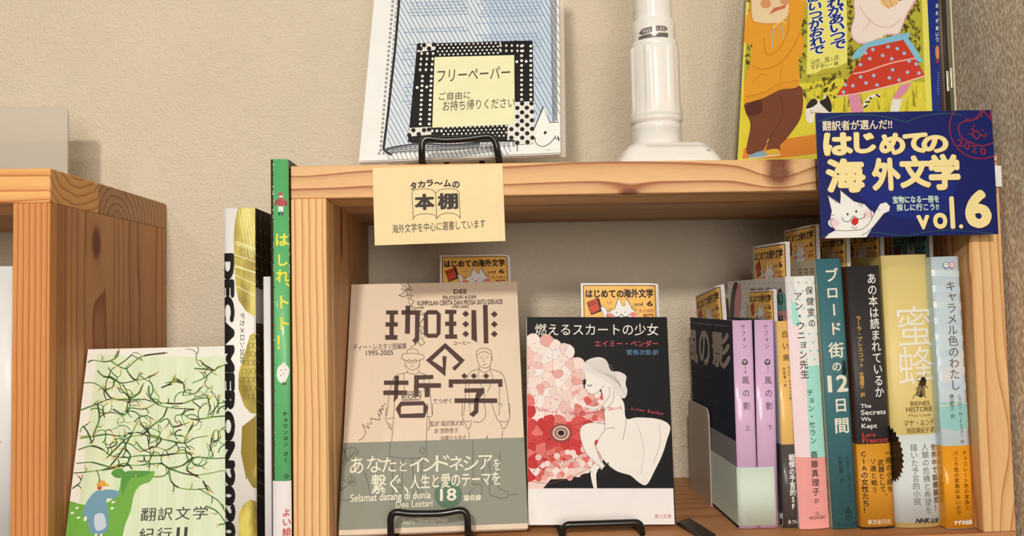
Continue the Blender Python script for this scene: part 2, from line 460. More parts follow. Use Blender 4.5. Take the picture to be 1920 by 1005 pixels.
structure('wall_right', box((WX, -1.2, FLOOR), (WX + .1, D, 1.5)), wall_mat('wall_woven_paper', (200, 175, 145), 'woven'))
structure('floor', box((-1.6, -1.2, FLOOR - .05), (WX + .1, D + .1, FLOOR)), mat((176, 140, 104), .5))

# ------------------------------------------------------------------ bookcases
LG, MD, DK = (238, 192, 136), (222, 166, 108), (152, 82, 44)
OL, OM, OD = (226, 154, 88), (214, 138, 76), (158, 78, 36)
case = thing('bookcase', (W / 2, D / 2, FLOOR), 'pale cedar bookcase with a thick top board holding the upright books', 'bookcase')
def plank(name, a, b, m, parent, bev=.0004): put(name, box(a, b), m, parent, bevel=bev)
y1, y2 = hz(700, 390, H).y, hz(700, 416.6, H).y
off = tuple(case.location)
kb = hy(1460, 316, 0); ks = hy(1180, 364, 0); kt = hy(645, 302, 0)
top = [wood('x', (.03, H - .035), .0105, LG, MD, DK, [(kb, (.020, .03, .014), .010, (.0115, .014, .0145)), (ks, (.02, .02, .007), .006, (.0075, .008, .0042)), (hy(560, 318, 0), (.03, .03, .008), .004, (.0001, .0001, .0001))], .0035, 3, off),
       wood('x', (y1 + .02, H + .05), .006, (222, 176, 128), (206, 156, 108), (160, 104, 66), (), .003, 5, off),
       wood('x', (y2, H - .04), .006, (200, 150, 100), (186, 134, 86), (140, 84, 48), (), .003, 8, off)]
for (a, b), m in zip(((0, y1), (y1, y2), (y2, BACK)), top): plank('top_plank', (-PL, a, H), (W + PR, b, TOP), m, case, .0009 if a == 0 else .0003)
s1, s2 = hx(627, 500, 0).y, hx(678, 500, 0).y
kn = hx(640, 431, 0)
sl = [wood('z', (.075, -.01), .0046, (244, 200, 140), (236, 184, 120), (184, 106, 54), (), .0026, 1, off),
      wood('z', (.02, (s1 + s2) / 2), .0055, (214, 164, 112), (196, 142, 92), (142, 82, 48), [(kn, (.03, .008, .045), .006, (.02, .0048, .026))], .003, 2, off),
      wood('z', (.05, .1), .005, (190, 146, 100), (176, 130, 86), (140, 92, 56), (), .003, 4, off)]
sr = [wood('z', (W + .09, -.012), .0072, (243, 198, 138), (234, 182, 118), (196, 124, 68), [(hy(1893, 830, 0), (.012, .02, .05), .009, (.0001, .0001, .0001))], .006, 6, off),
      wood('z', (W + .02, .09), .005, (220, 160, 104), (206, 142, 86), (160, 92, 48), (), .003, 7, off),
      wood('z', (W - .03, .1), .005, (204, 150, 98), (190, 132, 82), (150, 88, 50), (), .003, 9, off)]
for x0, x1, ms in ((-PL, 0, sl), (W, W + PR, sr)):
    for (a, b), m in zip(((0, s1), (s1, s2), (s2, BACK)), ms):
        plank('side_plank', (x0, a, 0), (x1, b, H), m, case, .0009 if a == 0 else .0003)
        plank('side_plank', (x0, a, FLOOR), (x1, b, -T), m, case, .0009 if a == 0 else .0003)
dm = [wood('x', (.03, .05), .012, (206, 146, 96), (196, 134, 84), (160, 96, 54), (), .003, 11 + i, off) for i in range(3)]
for zt in (0, -.30, -.62, -.94):
    for (a, b), m in zip(((0, .062), (.062, .124), (.124, BACK)), dm):
        plank('shelf_plank', (-PL if zt == 0 else 0, a, zt - T), (W + PR if zt == 0 else W, b, zt), m, case)

XL = -.1850; LZ0, LZ1 = .2400, .2636; LX = XL - .62
case2 = thing('bookcase', ((XL + LX) / 2, D / 2, FLOOR), 'orange toned cedar bookcase cut by the left edge of the photo, knot on its side', 'bookcase')
off2 = tuple(case2.location)
e1 = hx(186, 360, XL).y; e2 = hx(239, 420, XL).y; e0 = hx(124, 450, XL).y
lt = [wood('x', (e1 * .55, LZ1 + .022), .0062, (246, 186, 116), (240, 174, 102), (186, 104, 48), (), .004, 21, off2),
      wood('x', (e1 + .03, LZ0 - .006), .0062, (206, 154, 108), (190, 138, 94), (122, 74, 44), (), .0035, 22, off2)]
plank('top_plank', (LX, 0, LZ0), (XL, e1, LZ1), lt[0], case2, .0012)
plank('top_plank', (LX, e1, LZ0), (XL, BACK, LZ1), lt[1], case2, .0012)
kl = hx(182, 456, XL)
ls = [wood('z', (XL - .10, -.004), .0038, OL, OM, OD, (), .0014, 31, off2),
      wood('z', (XL - .06, .1), .0026, (196, 134, 82), (180, 118, 70), (130, 72, 40), (), .002, 32, off2),
      wood('z', (XL - .035, kl.y + .004), .0052, (214, 156, 102), (198, 138, 88), (150, 84, 46), [(kl, (.05, .011, .030), .007, (.03, .0072, .0125))], .003, 33, off2),
      wood('z', (XL - .06, e2 + .035), .0048, (204, 144, 92), (190, 130, 80), (142, 80, 44), (), .003, 34, off2)]
for (a, b), m in zip(((0, e0 - .010), (e0 - .010, e0), (e0, e2), (e2, BACK)), (ls[0], ls[1], ls[2], ls[3])):
    pass
for (a, b), m in zip(((0, e0 * .45), (e0 * .45, e0), (e0, e2), (e2, BACK)), (ls[0], ls[1], ls[2], ls[3])):
    plank('side_plank', (XL - .0245, a, FLOOR), (XL, b, LZ0), m, case2, .0007 if a == 0 else .0002)
    plank('side_plank', (LX, a, FLOOR), (LX + .0245, b, LZ0), m, case2, .0003)
for zt in (0, -.30, -.62, -.94):
    plank('shelf_plank', (LX + .0245, 0, zt - T), (XL - .0245, .092, zt), lt[1], case2)
    plank('shelf_plank', (LX + .0245, .092, zt - T), (XL - .0245, BACK, zt), lt[1], case2)
# ledge between the cases, below the frame: carries the four books that stand between them
ZB = hy(480, 1150, 0).z
ledge = thing('shelf_ledge', ((XL - PL) / 2, D / 2, ZB), 'cedar ledge below the frame carrying the books between the two bookcases', 'shelf')
put('ledge_plank', box((XL + .0005, 0, ZB - T), (-PL - .0005, BACK, ZB)), wood('x', (.03, ZB + .05), .008, OL, OM, OD, (), .003, 41, tuple(ledge.location)), ledge)
for xx in (XL + .0008, -PL - .0218): put('ledge_leg', box((xx, .01, FLOOR), (xx + .021, .03, ZB - T)), wood('z', (xx, -.03), .005, OL, OM, OD, (), .002, 42, tuple(ledge.location)), ledge)

# frosted sheet on the left case
acr = bpy.data.materials.new('frosted_acrylic'); acr.use_nodes = True
b = acr.node_tree.nodes['Principled BSDF']; b.inputs['Base Color'].default_value = (.64, .61, .55, 1); b.inputs['Roughness'].default_value = .45
b.inputs['Alpha'].default_value = .62; b.inputs['Specular IOR Level'].default_value = .3
ax = hy(128, 260, .13); az = hy(60, 200, .13)
bm = bmesh.new(); prof = []
zt = hy(128, 200, .13).z; x0, r = LX + .35, .006
for k in range(7):
    a = math.pi / 2 * k / 6; prof.append((ax.x - r + r * math.cos(a), zt - r + r * math.sin(a)))
for k in range(7):
    a = math.pi / 2 * (1 + k / 6); prof.append((x0 + r + r * math.cos(a), zt - r + r * math.sin(a)))
prof += [(x0, LZ1), (ax.x, LZ1)]
f0 = [bm.verts.new((p[0], .129, p[1])) for p in prof]; f1 = [bm.verts.new((p[0], .131, p[1])) for p in prof]
bm.faces.new(f0); bm.faces.new(f1)
for k in range(len(prof)): bm.faces.new((f0[k], f0[(k + 1) % len(prof)], f1[(k + 1) % len(prof)], f1[k]))
tag(put('acrylic_sheet', bm, acr, origin=((x0 + ax.x) / 2, .13, LZ1)), 'frosted translucent sheet with rounded corners standing on the left bookcase', 'acrylic sheet')

def fitquad(TL, TR, BR, BL, z0):
    """rectangle in space seen as these four corners, its bottom left corner at height z0"""
    r = [ray(*p) for p in (TL, TR, BR, BL)]
    # a r0 + c r2 = b r1 + d r3, with a = 1
    M = Matrix((r[1], -r[2], r[3])).transposed(); b_, c_, d_ = M.inverted() @ r[0]
    k = (z0 - CP.z) / (d_ * r[3].z)
    P = [CP + r[0] * k, CP + r[1] * b_ * k, CP + r[2] * c_ * k, CP + r[3] * d_ * k]
    u = ((P[2] - P[3]) + (P[1] - P[0])) / 2; v = ((P[0] - P[3]) + (P[1] - P[2])) / 2
    Wd, Ht = u.length, v.length; u.normalize(); v.normalize(); n = u.cross(v).normalized()
    m = (u + n.cross(u) * 0); s = (u + v).normalized(); t = (u - v).normalized()
    u2 = (s + t).normalized(); v2 = (s - t).normalized()
    c0 = (P[0] + P[1] + P[2] + P[3]) / 4
    return c0 - u2 * Wd / 2 - v2 * Ht / 2, u2, v2, Wd, Ht
def edgefit(L, Rr, yR, z0):
    """leaning rectangle standing level on its lower edge: the sight planes of its two sides give its direction"""
    NL, NR = ray(*L[0]).cross(ray(*L[1])), ray(*Rr[0]).cross(ray(*Rr[1]))
    v = NL.cross(NR).normalized(); v = v if v.z > 0 else -v
    u = Vector((v.y, -v.x, 0)).normalized()
    PR_ = Vector(((NR.dot(CP) - NR.y * yR - NR.z * z0) / NR.x, yR, z0))
    Wd = NL.dot(PR_ - CP) / NL.dot(u)
    return PR_ - u * Wd, u, v, Wd
BLK = (28, 26, 26)
wire = bpy.data.materials.new('black_enamel_wire'); wire.use_nodes = True
b = wire.node_tree.nodes['Principled BSDF']; b.inputs['Base Color'].default_value = (.008, .008, .009, 1); b.inputs['Roughness'].default_value = .28; b.inputs['Coat Weight'].default_value = .15
def easel(label, front, base_z, yb, lean_top, rad=.0024):
    """front: list of points of the front lip; two base rods run back from its feet and turn up into a back rest"""
    A, B = front[0], front[-1]
    t = thing('wire_easel', ((A.x + B.x) / 2, (A.y + yb) / 2, base_z), label, 'easel')
    put('front_lip', tube(round_path(front, .007), rad), wire, t, True)
    for P_, s in ((A, 1), (B, -1)):
        put('base_rod', tube(round_path([Vector((P_.x, P_.y, base_z + rad)), Vector((P_.x, yb, base_z + rad)), Vector((P_.x + s * .012, yb + .004, base_z + rad))], .004), rad), wire, t, True)
    top_ = Vector(lean_top)
    put('back_rest', tube(round_path([Vector((A.x + .012, yb + .004, base_z + rad)), Vector((A.x + .012, top_.y, top_.z)), Vector((B.x - .012, top_.y, top_.z)), Vector((B.x - .012, yb + .004, base_z + rad))], .008), rad), wire, t, True)
    return t
# ------------------------------------------------------------------ free paper stack on the top board
O, u, v, Wd = edgefit([(702, 0), (674, 299)], [(1048, 0), (1051, 286)], .011, hy(1051, 286, .011).z)
n = u.cross(v)
sheaf = thing('paper_stack', O + u * Wd / 2, 'sheaf of white free papers printed with a hatched blue open book, on black easel', 'paper')
for i in range(5):
    o = O - n * (.0012 * i) + u * (-.0006 * (i % 3)) + v * (-.0006 * (i % 2))
    put('sheet', obox(o, u * Wd, v * .21, -n * .0009), mat((238, 232, 226), .6), sheaf)
clr = bpy.data.materials.new('clear_sleeve'); clr.use_nodes = True; b = clr.node_tree.nodes['Principled BSDF']
b.inputs['Base Color'].default_value = (.8, .76, .7, 1); b.inputs['Alpha'].default_value = .38; b.inputs['Roughness'].default_value = .25
put('clear_sleeve', obox(O - n * .0066 + u * .02, u * (Wd - .02 + .0035), v * .21, -n * .0008), clr, sheaf)
S = Surf(O, u, v)
G = lambda x, y: (660 + x / 3.243, y / 3.243)
A = Art('printed_page', S, sheaf, .6, clip=(0, 0, Wd, .21))
INK, GD = (38, 36, 40), (158, 150, 148)
A.poly([(770, -205), (1026, -205), (1041, 232), (1000, 262), (770, 270), (722, 281), (738, 130)], (216, 219, 219))
A.poly([(900, -205), (1026, -205), (1041, 232), (1000, 262), (930, 265)], (196, 206, 214))
for i in range(-25, 34):      # dotted margin
    yy = 3 + i * 8.45; xx = 737 - yy * .083
    A.ell(xx, yy, 2.9, 2.9, GD, 8)
    if yy > 272: continue
    A.ell(xx + 6.6, yy + 4.2, 1.6, 2.4, GD, 8)
for i in range(31): A.ell(711 + i * 8.4, 288 - i * .5, 2.8, 2.6, GD, 8); A.ell(707 + i * 8.4 + 20, 281 - i * .45, 2.4, 2.2, GD, 8)
rnd = random.Random(4)
for x0, x1, rows in ((758, 880, [-190, -182, -174, -160, -152, -140, -120, -112, -104, -90, -70, -62, -54, -40, -20, -10, 6, 12, 18, 24, 30, 55, 61, 84, 92, 98, 106, 112, 118, 124, 140, 158, 164, 172, 180, 190, 196, 202]), (892, 1018, [-190, -180, -168, -150, -142, -120, -100, -92, -84, -60, -50, -30, -16, 2, 8, 14, 20, 26, 32, 44, 66, 72, 78, 84, 90, 150, 158])):
    for yy in rows:
        x = x0 + rnd.random() * 18 - yy * .05
        while x < x1 - 8:
            w_ = rnd.uniform(3, 12)
            A.line([(x, yy - (x - x0) * .03), (x + w_, yy - (x + w_ - x0) * .03)], 2.2, (168, 182, 196)); A.layer -= 1
            x += w_ + rnd.uniform(.5, 3)
for k in range(70):      # hatching
    x = 450 + k * 8.7
    seg = []
    for j in range(61):
        t = j / 60; px_, py_ = x + 278 * t, -205 + 515 * t
        ok = px_ > 741 - py_ * .07 and px_ < (1056 if py_ < 270 else 960) and not (1005 < px_ and py_ > 222)
        if ok: seg.append((px_, py_))
    if len(seg) > 1: A.line([seg[0], seg[-1]], 1.1, (88, 112, 130)); A.layer -= 1
A.layer += 2
A.line([(768, -205), (749, -5), (741, 90), (728, 210), (719, 281)], 4.5, INK)
A.line([(719, 281), (734, 291)], 4, INK)
for j, c in ((0, 4.5), (4, 2), (8, 1.5), (12, 2)): A.line([(720 + j, 281 + j * .7), (745, 275 + j * .8), (790, 270 + j), (840, 272 + j * .8), (900, 268 + j * .7)], c * .7, (70, 68, 72), True)
for j in range(5): A.line([(1025 + j * 2.2, -205), (1033 + j * 2.4, -5), (1036.5 + j * 2, 228)], 1.2, (86, 88, 92))
A.blob([G(1112, 775), G(1165, 650), G(1205, 745), G(1255, 742), G(1262, 900), G(1140, 905), G(1095, 850)], (240, 236, 232), 3)
A.line([G(1110, 780), G(1163, 650), G(1204, 746), G(1256, 744)], 1.6, (70, 64, 62)); A.ell(*G(1175, 808), 2.8, 3.4, (60, 50, 46), 10, .5)
A.line([G(1114, 838), G(1120, 872), G(1160, 893), G(1205, 870), G(1235, 835)], 1.5, (70, 64, 62), True)
A.line([G(1228, 850), G(1238, 828), G(1242, 850), G(1252, 830), G(1258, 858), G(1266, 840)], 1.3, (70, 64, 62))
A.line([G(1004, 885), G(1006, 920)], 1.6, (70, 64, 62)); A.ell(*G(1198, 911), 1.5, .8, (90, 80, 76), 8)
A.done()
# taped note
S2 = Surf(O, u, v, .0003)
note = thing('sticky_note', O + u * Wd * .55 + v * .03, 'pale yellow note framed by black dotted tape on the free papers', 'note')
def plate(name, surf, pts, th, m, parent):
    bm = bmesh.new(); P0 = [surf.P(*surf.px(*p), 0) for p in pts]; P1 = [surf.P(*surf.px(*p), th) for p in pts]
    a = [bm.verts.new(p) for p in P0]; c = [bm.verts.new(p) for p in P1]; bm.faces.new(a); bm.faces.new(c)
    for k in range(len(a)): bm.faces.new((a[k], a[(k + 1) % len(a)], c[(k + 1) % len(a)], c[k]))
    return put(name, bm, m, parent)
plate('note_paper', S2, [G(490, 345), G(1000, 332), G(1000, 765), G(478, 785)], .0003, mat((236, 228, 178), .7), note)
tape = mat((24, 22, 22), .4); twh = mat((232, 222, 206), .45)
strips = [([G(425, 268), G(1098, 250), G(1100, 335), G(415, 352)], 'h'), ([G(345, 785), G(985, 760), G(990, 862), G(360, 872)], 'h'),
          ([G(398, 268), G(506, 262), G(486, 870), G(342, 865)], 'v'), ([G(986, 250), G(1099, 262), G(1106, 625), G(990, 625)], 'v')]
for k, (p, _) in enumerate(strips): plate('tape_strip', Surf(O, u, v, .0006 + .00006 * k), p, .00006, tape, note)
plate('tape_strip', Surf(O, u, v, .0009), [G(990, 625), G(1107, 620), G(1108, 875), G(1000, 885), G(990, 855), G(945, 855), G(948, 755), G(990, 752)], .00006, twh, note)
plate('tape_strip', Surf(O, u, v, .0009), [G(425, 270), G(512, 264), G(508, 308), G(396, 322)], .00006, twh, note)
plate('tape_strip', Surf(O, u, v, .0009), [G(352, 782), G(482, 775), G(484, 822), G(345, 835)], .00006, twh, note)
S3 = Surf(O, u, v, .00098)
A = Art('dots', S3, note, .45)
WD, BD = (240, 232, 214), (26, 24, 24)
for r in range(4):
    for c in range(17 if r % 2 else 16):
        x = 524 + c * 27 + (r % 2) * 13; yy = 278 + r * 20 - (x - 520) * .03
        if x < 905: A.ell(*G(x, yy), 1.9, 1.9, WD, 8); A.layer -= 1
        x2 = 560 + c * 27 + (r % 2) * 13; y2_ = 782 + r * 20 - (x2 - 520) * .03
        if x2 < 942: A.ell(*G(x2, y2_), 1.8, 1.8, WD, 8); A.layer -= 1
def diam(x, y, r, c): A.poly([G(x - r, y), G(x, y - r * 1.2), G(x + r, y), G(x, y + r * 1.2)], c); A.layer -= 1
for c in range(5):
    for r in range(2): diam(905 + c * 34, 282 + r * 32, 8, WD)
for r in range(4):
    for c in range(3): diam(425 - r * 3 + c * 35, 330 + r * 33, 9, WD)
for c in range(3): diam(490 + c * 28, 800, 9, WD)
for i in range(11):
    yy = 468 + i * 29
    for x in (430, 484): A.ell(*G(x - i * 1.3, yy), 2.8, 2.6, WD, 10); A.layer -= 1
for i in range(12):
    yy = 285 + i * 29.5
    for x in (1032, 1088): A.ell(*G(x, yy), 2.8, 2.6, WD, 10); A.layer -= 1
for x, y_ in ((398, 537), (456, 533), (1003, 380), (1060, 378)): A.ell(*G(x, y_), 2.7, 2.7, WD, 10)
for i, (x, y_) in enumerate([(1035, 634), (1092, 634), (1006, 661), (1064, 660), (1035, 688), (1095, 684), (1006, 714), (1064, 712), (1034, 740), (1095, 736), (1006, 765), (1066, 763), (970, 790), (1036, 790), (1096, 788), (1004, 818), (1066, 815), (970, 842), (1036, 842), (1098, 842), (1006, 872), (1068, 868), (440, 280), (470, 300), (500, 276), (418, 300), (375, 796), (408, 820), (440, 796), (376, 850), (470, 792), (350, 826)]):
    A.ell(*G(x, y_), 4.3, 4.1, BD, 12)
A.done()
A = Art('handwriting', Surf(O, u, v, .0009), note, .6)
# drawn on the note where the strips leave it free
A.text('フリーペーパー', *G(522, 428), *G(962, 480), (66, 60, 54), .0, rot=-.0)
A.text('ご自由に', *G(532, 566), *G(720, 604), (96, 88, 76), -.008)
A.text('お持ち帰りください', *G(556, 617), *G(990, 658), (96, 88, 76), -.006)
A.done()
PAPER_ART_DONE = True
zf = TOP
def hp(x, y, yy): return hy(x, y, yy)
ey = -.0 + .0035
fr = [Vector((hp(791, 300, ey).x, ey, TOP + .0021)), hp(791, 257, ey), hp(826, 263, ey), hp(870, 261, ey), hp(927, 253, ey), Vector((hp(936, 300, ey).x, ey, TOP + .0021))]
easel('black wire easel holding the free papers on the top board', fr, TOP, .105, (0, .105, TOP + .10))

# ------------------------------------------------------------------ beige card on the board edge
def flatcard(name, pts, y, th, col, label, cat, rough=.6):
    P = [hy(*p, y) for p in pts]; TL, TR, BR, BL = P
    u = ((TR - TL) + (BR - BL)).normalized(); v = Z - u * u.z; v.normalize()
    Wd = ((TR - TL).length + (BR - BL).length) / 2; Ht = ((TL - BL).length + (TR - BR).length) / 2
    c0 = (TL + TR + BR + BL) / 4; O = c0 - u * Wd / 2 - v * Ht / 2
    t = thing(name, O + u * Wd / 2, label, cat); n = u.cross(v)
    put('card', obox(O, u * Wd, v * Ht, -n * th), mat(col, rough, .35), t, bevel=.0001)
    return t, Surf(O, u, v), Wd, Ht, O
t, S, Wd, Ht, O = flatcard('name_card', [(698, 315), (942, 307), (948, 452), (703, 460)], -.0012, .0006, (240, 213, 158), 'beige card with an open book drawing taped to the top board edge', 'card')
G = lambda x, y: (680 + x / 4.0206, 290 + y / 4.0206)
A = Art('lettering', S, t, .6); K = (52, 44, 38)
A.brush('タカラ〜ムの', [(*G(357, 205), *G(408, 268)), (*G(414, 198), *G(472, 248)), (*G(476, 190), *G(534, 240)), (*G(538, 205), *G(604, 226)), (*G(608, 188), *G(668, 244)), (*G(674, 200), *G(733, 252))], K, .045)
A.text('本', *G(388, 296), *G(544, 416), K, .05); A.text('棚', *G(562, 290), *G(722, 410), K, .04)
A.text('海外文学を中心に選書しています', *G(222, 517), *G(925, 562), K, .006, rot=.028)
def L(pts, w=1.1): A.line([G(*p) for p in pts], w, (96, 66, 50), True)
L([(372, 292), (385, 270), (420, 260), (480, 258), (525, 266), (549, 290)]); L([(552, 290), (575, 268), (620, 258), (680, 258), (712, 268), (728, 290)])
L([(382, 482), (400, 460), (440, 448), (500, 447), (540, 455), (559, 480)]); L([(561, 480), (585, 455), (630, 440), (690, 446), (720, 460), (735, 480)])
for a, b_ in (((372, 290), (382, 495)), ((550, 284), (559, 490)), ((727, 285), (735, 484))): A.line([G(*a), G(*b_)], 1.2, (96, 66, 50))
A.done()

# ------------------------------------------------------------------ blue fair sign
t, S, Wd, Ht, O = flatcard('fair_sign', [(1530, 212), (1862, 206), (1869.6, 439), (1539.5, 447)], -.011, .0012, (13, 28, 94), 'dark blue sign with big cream lettering and waving white cat, at the right corner', 'sign', .35)
put('sign_clip', box((hy(1860, 330, -.009).x - .004, -.0098, hy(1870, 350, -.009).z), (hy(1876.5, 330, -.009).x, -.0004, hy(1870, 311, -.009).z)), mat((236, 228, 214), .5), t)
G = lambda x, y: (1500 + x / 3.4667, 190 + y / 3.4667)
CR_, SH, GRN = (250, 222, 152), (52, 26, 30), (44, 84, 84)
A = Art('illustration', S, t, .35, clip=(0, 0, Wd, Ht))
A.blob([G(250, 380), G(700, 300), G(1000, 500), G(900, 760), G(500, 700)], (17, 38, 116), 6)
A.line([G(120, 130), G(300, 88), G(520, 95), G(690, 135)], 1.6, GRN, True); A.line([G(690, 135), G(800, 95), G(960, 78), G(1050, 90)], 1.6, GRN, True)
A.line([G(140, 880), G(300, 850), G(520, 855), G(690, 880)], 1.2, GRN, True); A.line([G(690, 880), G(820, 850), G(1000, 838), G(1270, 860)], 1.2, GRN, True)
RD = (142, 34, 56)
A.ring(*G(1176, 168), 59, 2.4, RD, 40)
for pts in ([(1030, 190), (1035, 150), (1075, 128), (1120, 122), (1160, 95)], [(1030, 190), (1050, 235), (1110, 268), (1180, 290), (1255, 270)], [(1150, 120), (1175, 55)], [(1178, 105), (1188, 60), (1235, 105), (1238, 55)],
            [(1108, 175), (1125, 185), (1120, 215), (1100, 210)], [(1120, 215), (1150, 245), (1170, 215), (1140, 190), (1120, 215)], [(1170, 215), (1200, 230), (1215, 205)], [(1075, 112), (1085, 130)], [(1090, 108), (1098, 126)], [(1235, 105), (1265, 170)]):
    A.line([G(*p) for p in pts], 2.6, RD, len(pts) > 3)
A.ell(*G(1130, 160), 2, 2, RD, 8); A.ell(*G(1185, 185), 2, 2, RD, 8)
for ch, x, y_ in (('2', 1040, 270), ('0', 1085, 290), ('2', 1130, 310), ('0', 1190, 325)): A.text(ch, *G(x - 20, y_ - 24), *G(x + 20, y_ + 24), RD, .015, rot=-.2)
WH = (240, 234, 232); BR_ = (92, 60, 62)
cat = [(178, 607), (262, 668), (262, 576), (352, 650), (420, 668), (462, 712), (466, 768), (445, 800), (500, 700), (520, 665), (560, 655), (586, 680), (580, 715), (545, 730), (470, 822), (428, 888), (158, 890), (185, 858), (228, 838), (198, 800), (196, 745), (205, 715)]
A.poly([G(x + 3, y_ + 3) for x, y_ in cat], (26, 22, 52)); A.poly([G(*p) for p in cat], WH)
for x, y_ in ((222, 790), (440, 735)):
    for r_, c_ in ((40, (240, 220, 216)), (28, (238, 206, 204))): A.ell(*G(x, y_), r_ / 3.47, r_ * .8 / 3.47, c_)
A.poly([G(*p) for p in cat[13:18]], WH)
A.line([G(180, 610), G(205, 715), G(197, 750), G(200, 800), G(230, 838), G(300, 842), G(400, 835), G(445, 800), G(466, 760), G(462, 712), G(420, 668), G(352, 650)], 1.1, BR_)
A.line([G(352, 650), G(264, 578), G(262, 640)], 1.1, BR_); A.line([G(178, 607), G(240, 660)], 1.1, BR_)
A.line([G(228, 838), G(190, 858), G(160, 888)], 1.2, BR_, False); A.line([G(445, 800), G(500, 698), G(520, 665), G(560, 655), G(586, 682), G(580, 715), G(545, 730), G(475, 818), G(440, 850), G(400, 872)], 1.1, BR_)
A.ell(*G(309, 734), 2, 2.6, BR_, 10); A.ell(*G(365, 716), 2, 2.6, BR_, 10)
A.line([G(272, 755), G(285, 778), G(320, 780), G(347, 745), G(380, 765), G(415, 755), G(424, 728)], 1.3, BR_, True)
A.poly([G(332, 778), G(350, 752), G(380, 768), G(378, 792), G(355, 810), G(335, 796)], (196, 44, 44)); A.line([G(334, 812), G(350, 828), G(374, 818)], 1, BR_)
for a, b_ in (((196, 745), (222, 738)), ((200, 770), (224, 762)), ((385, 660), (392, 680)), ((405, 665), (400, 688)), ((500, 690), (515, 712))): A.line([G(*a), G(*b_)], 1, BR_)
A.done()
A = Art('lettering', S, t, .35)
def two(f):
    for dx, c in ((1.6, SH), (0, CR_)): f(dx, c)
def row(chars, boxes, bold):
    for dx, c in ((1.6, SH), (0, CR_)): A.brush(chars, [(G(a, b_)[0] + dx, G(a, b_)[1] + dx, G(c_, d)[0] + dx, G(c_, d)[1] + dx) for a, b_, c_, d in boxes], c, bold)
row('はじめての', [(146, 203, 348, 352), (345, 200, 498, 337), (510, 206, 688, 347), (664, 205, 835, 334), (786, 220, 968, 334)], .055)
row('海外文学', [(160, 372, 430, 592), (460, 368, 660, 580), (640, 352, 855, 562), (828, 342, 1048, 575)], .05)
row('vol', [(755, 740, 845, 832), (862, 725, 960, 828), (968, 618, 1010, 828)], .035); row('6', [(1065, 575, 1250, 822)], .05)
for dx, c in ((1.5, SH), (0, CR_)): A.ell(G(1047, 813)[0] + dx, G(1047, 813)[1] + dx, 4, 4, c, 12)
A.text('翻訳者が選んだ!!', *G(143, 125), *G(600, 182), (240, 220, 178), .02, rot=.01)
A.text('宝物になる一冊を', *G(600, 616), *G(905, 658), (206, 226, 196), .03); A.text('探しに行こう!!', *G(626, 668), *G(903, 708), (206, 226, 196), .03)
A.done()

# ------------------------------------------------------------------ white telescoping pole
PY = .095; c = hy(1229.5, 200, PY); cx = c.x
pole = thing('support_pole', (cx, PY, TOP), 'glossy white telescoping pole standing on a sloped white foot', 'pole')
white = mat((244, 236, 222), .22, .5, .4)
def R(px_): return (hy(1229.5 + px_ / 2, 150, PY).x - cx)
def zz(py): return hy(1229.5, py, PY).z
def lathe(name, prof, flutes=None, N_=72, smooth=True):
    bm = bmesh.new(); rings = []
    for z_, r_ in prof:
        ring = []
        for k in range(N_):
            a = 2 * math.pi * k / N_; rr = r_
            if flutes:
                dd = flutes(z_, a); rr = r_ - dd
            ring.append(bm.verts.new((cx + rr * math.sin(a), PY - rr * math.cos(a), z_)))
        rings.append(ring)
    for a, b_ in zip(rings, rings[1:]):
        for k in range(N_): bm.faces.new((a[k], a[(k + 1) % N_], b_[(k + 1) % N_], b_[k]))
    bm.faces.new(rings[0]); bm.faces.new(rings[-1])
    return put(name, bm, white, pole, smooth)
def stepped(py0, py1, pxw, r_=.0012):
    z0, z1, R_ = zz(py1), zz(py0), R(pxw); r_ = min(r_, (z1 - z0) * .45)
    return [(z0, R_ - r_), (z0 + r_ * .3, R_ - r_ * .3), (z0 + r_, R_), (z1 - r_, R_), (z1 - r_ * .3, R_ - r_ * .3), (z1, R_ - r_)]
lathe('inner_tube', [(zz(48), R(66)), (zz(48) + .0006, R(66)), (1.099, R(66)), (1.1, R(66))])
lathe('lock_collar', stepped(44, 96, 77, .0008)); lathe('collar_ring', stepped(84, 97, 85, .001))
Rf = R(95); z0, z1 = zz(238), zz(92)
def fl(z_, a):
    k = (a / (2 * math.pi) * 7 + .5) % 1; s_ = min(1, max(0, (z_ - z0 - .008) / .008))
    return s_ * .0011 * max(0, min(1, (.36 - abs(k - .5)) / .06))
pr = [(z0, Rf - .006), (z0 + .0008, Rf - .003), (z0 + .003, Rf - .0006), (z0 + .006, Rf)] + [(z0 + .006 + (z1 - z0 - .01) * k / 14, Rf) for k in range(15)] + [(z1 - .002, Rf - .0004), (z1, Rf - .0025)]
lathe('grip_sleeve', pr, fl, 140)
lathe('neck_ring', stepped(224, 238, 78, .0006)); lathe('lower_ring', stepped(236, 248, 89, .0015)); lathe('foot_tube', [(TOP + .003, R(89)), (zz(247), R(89))])
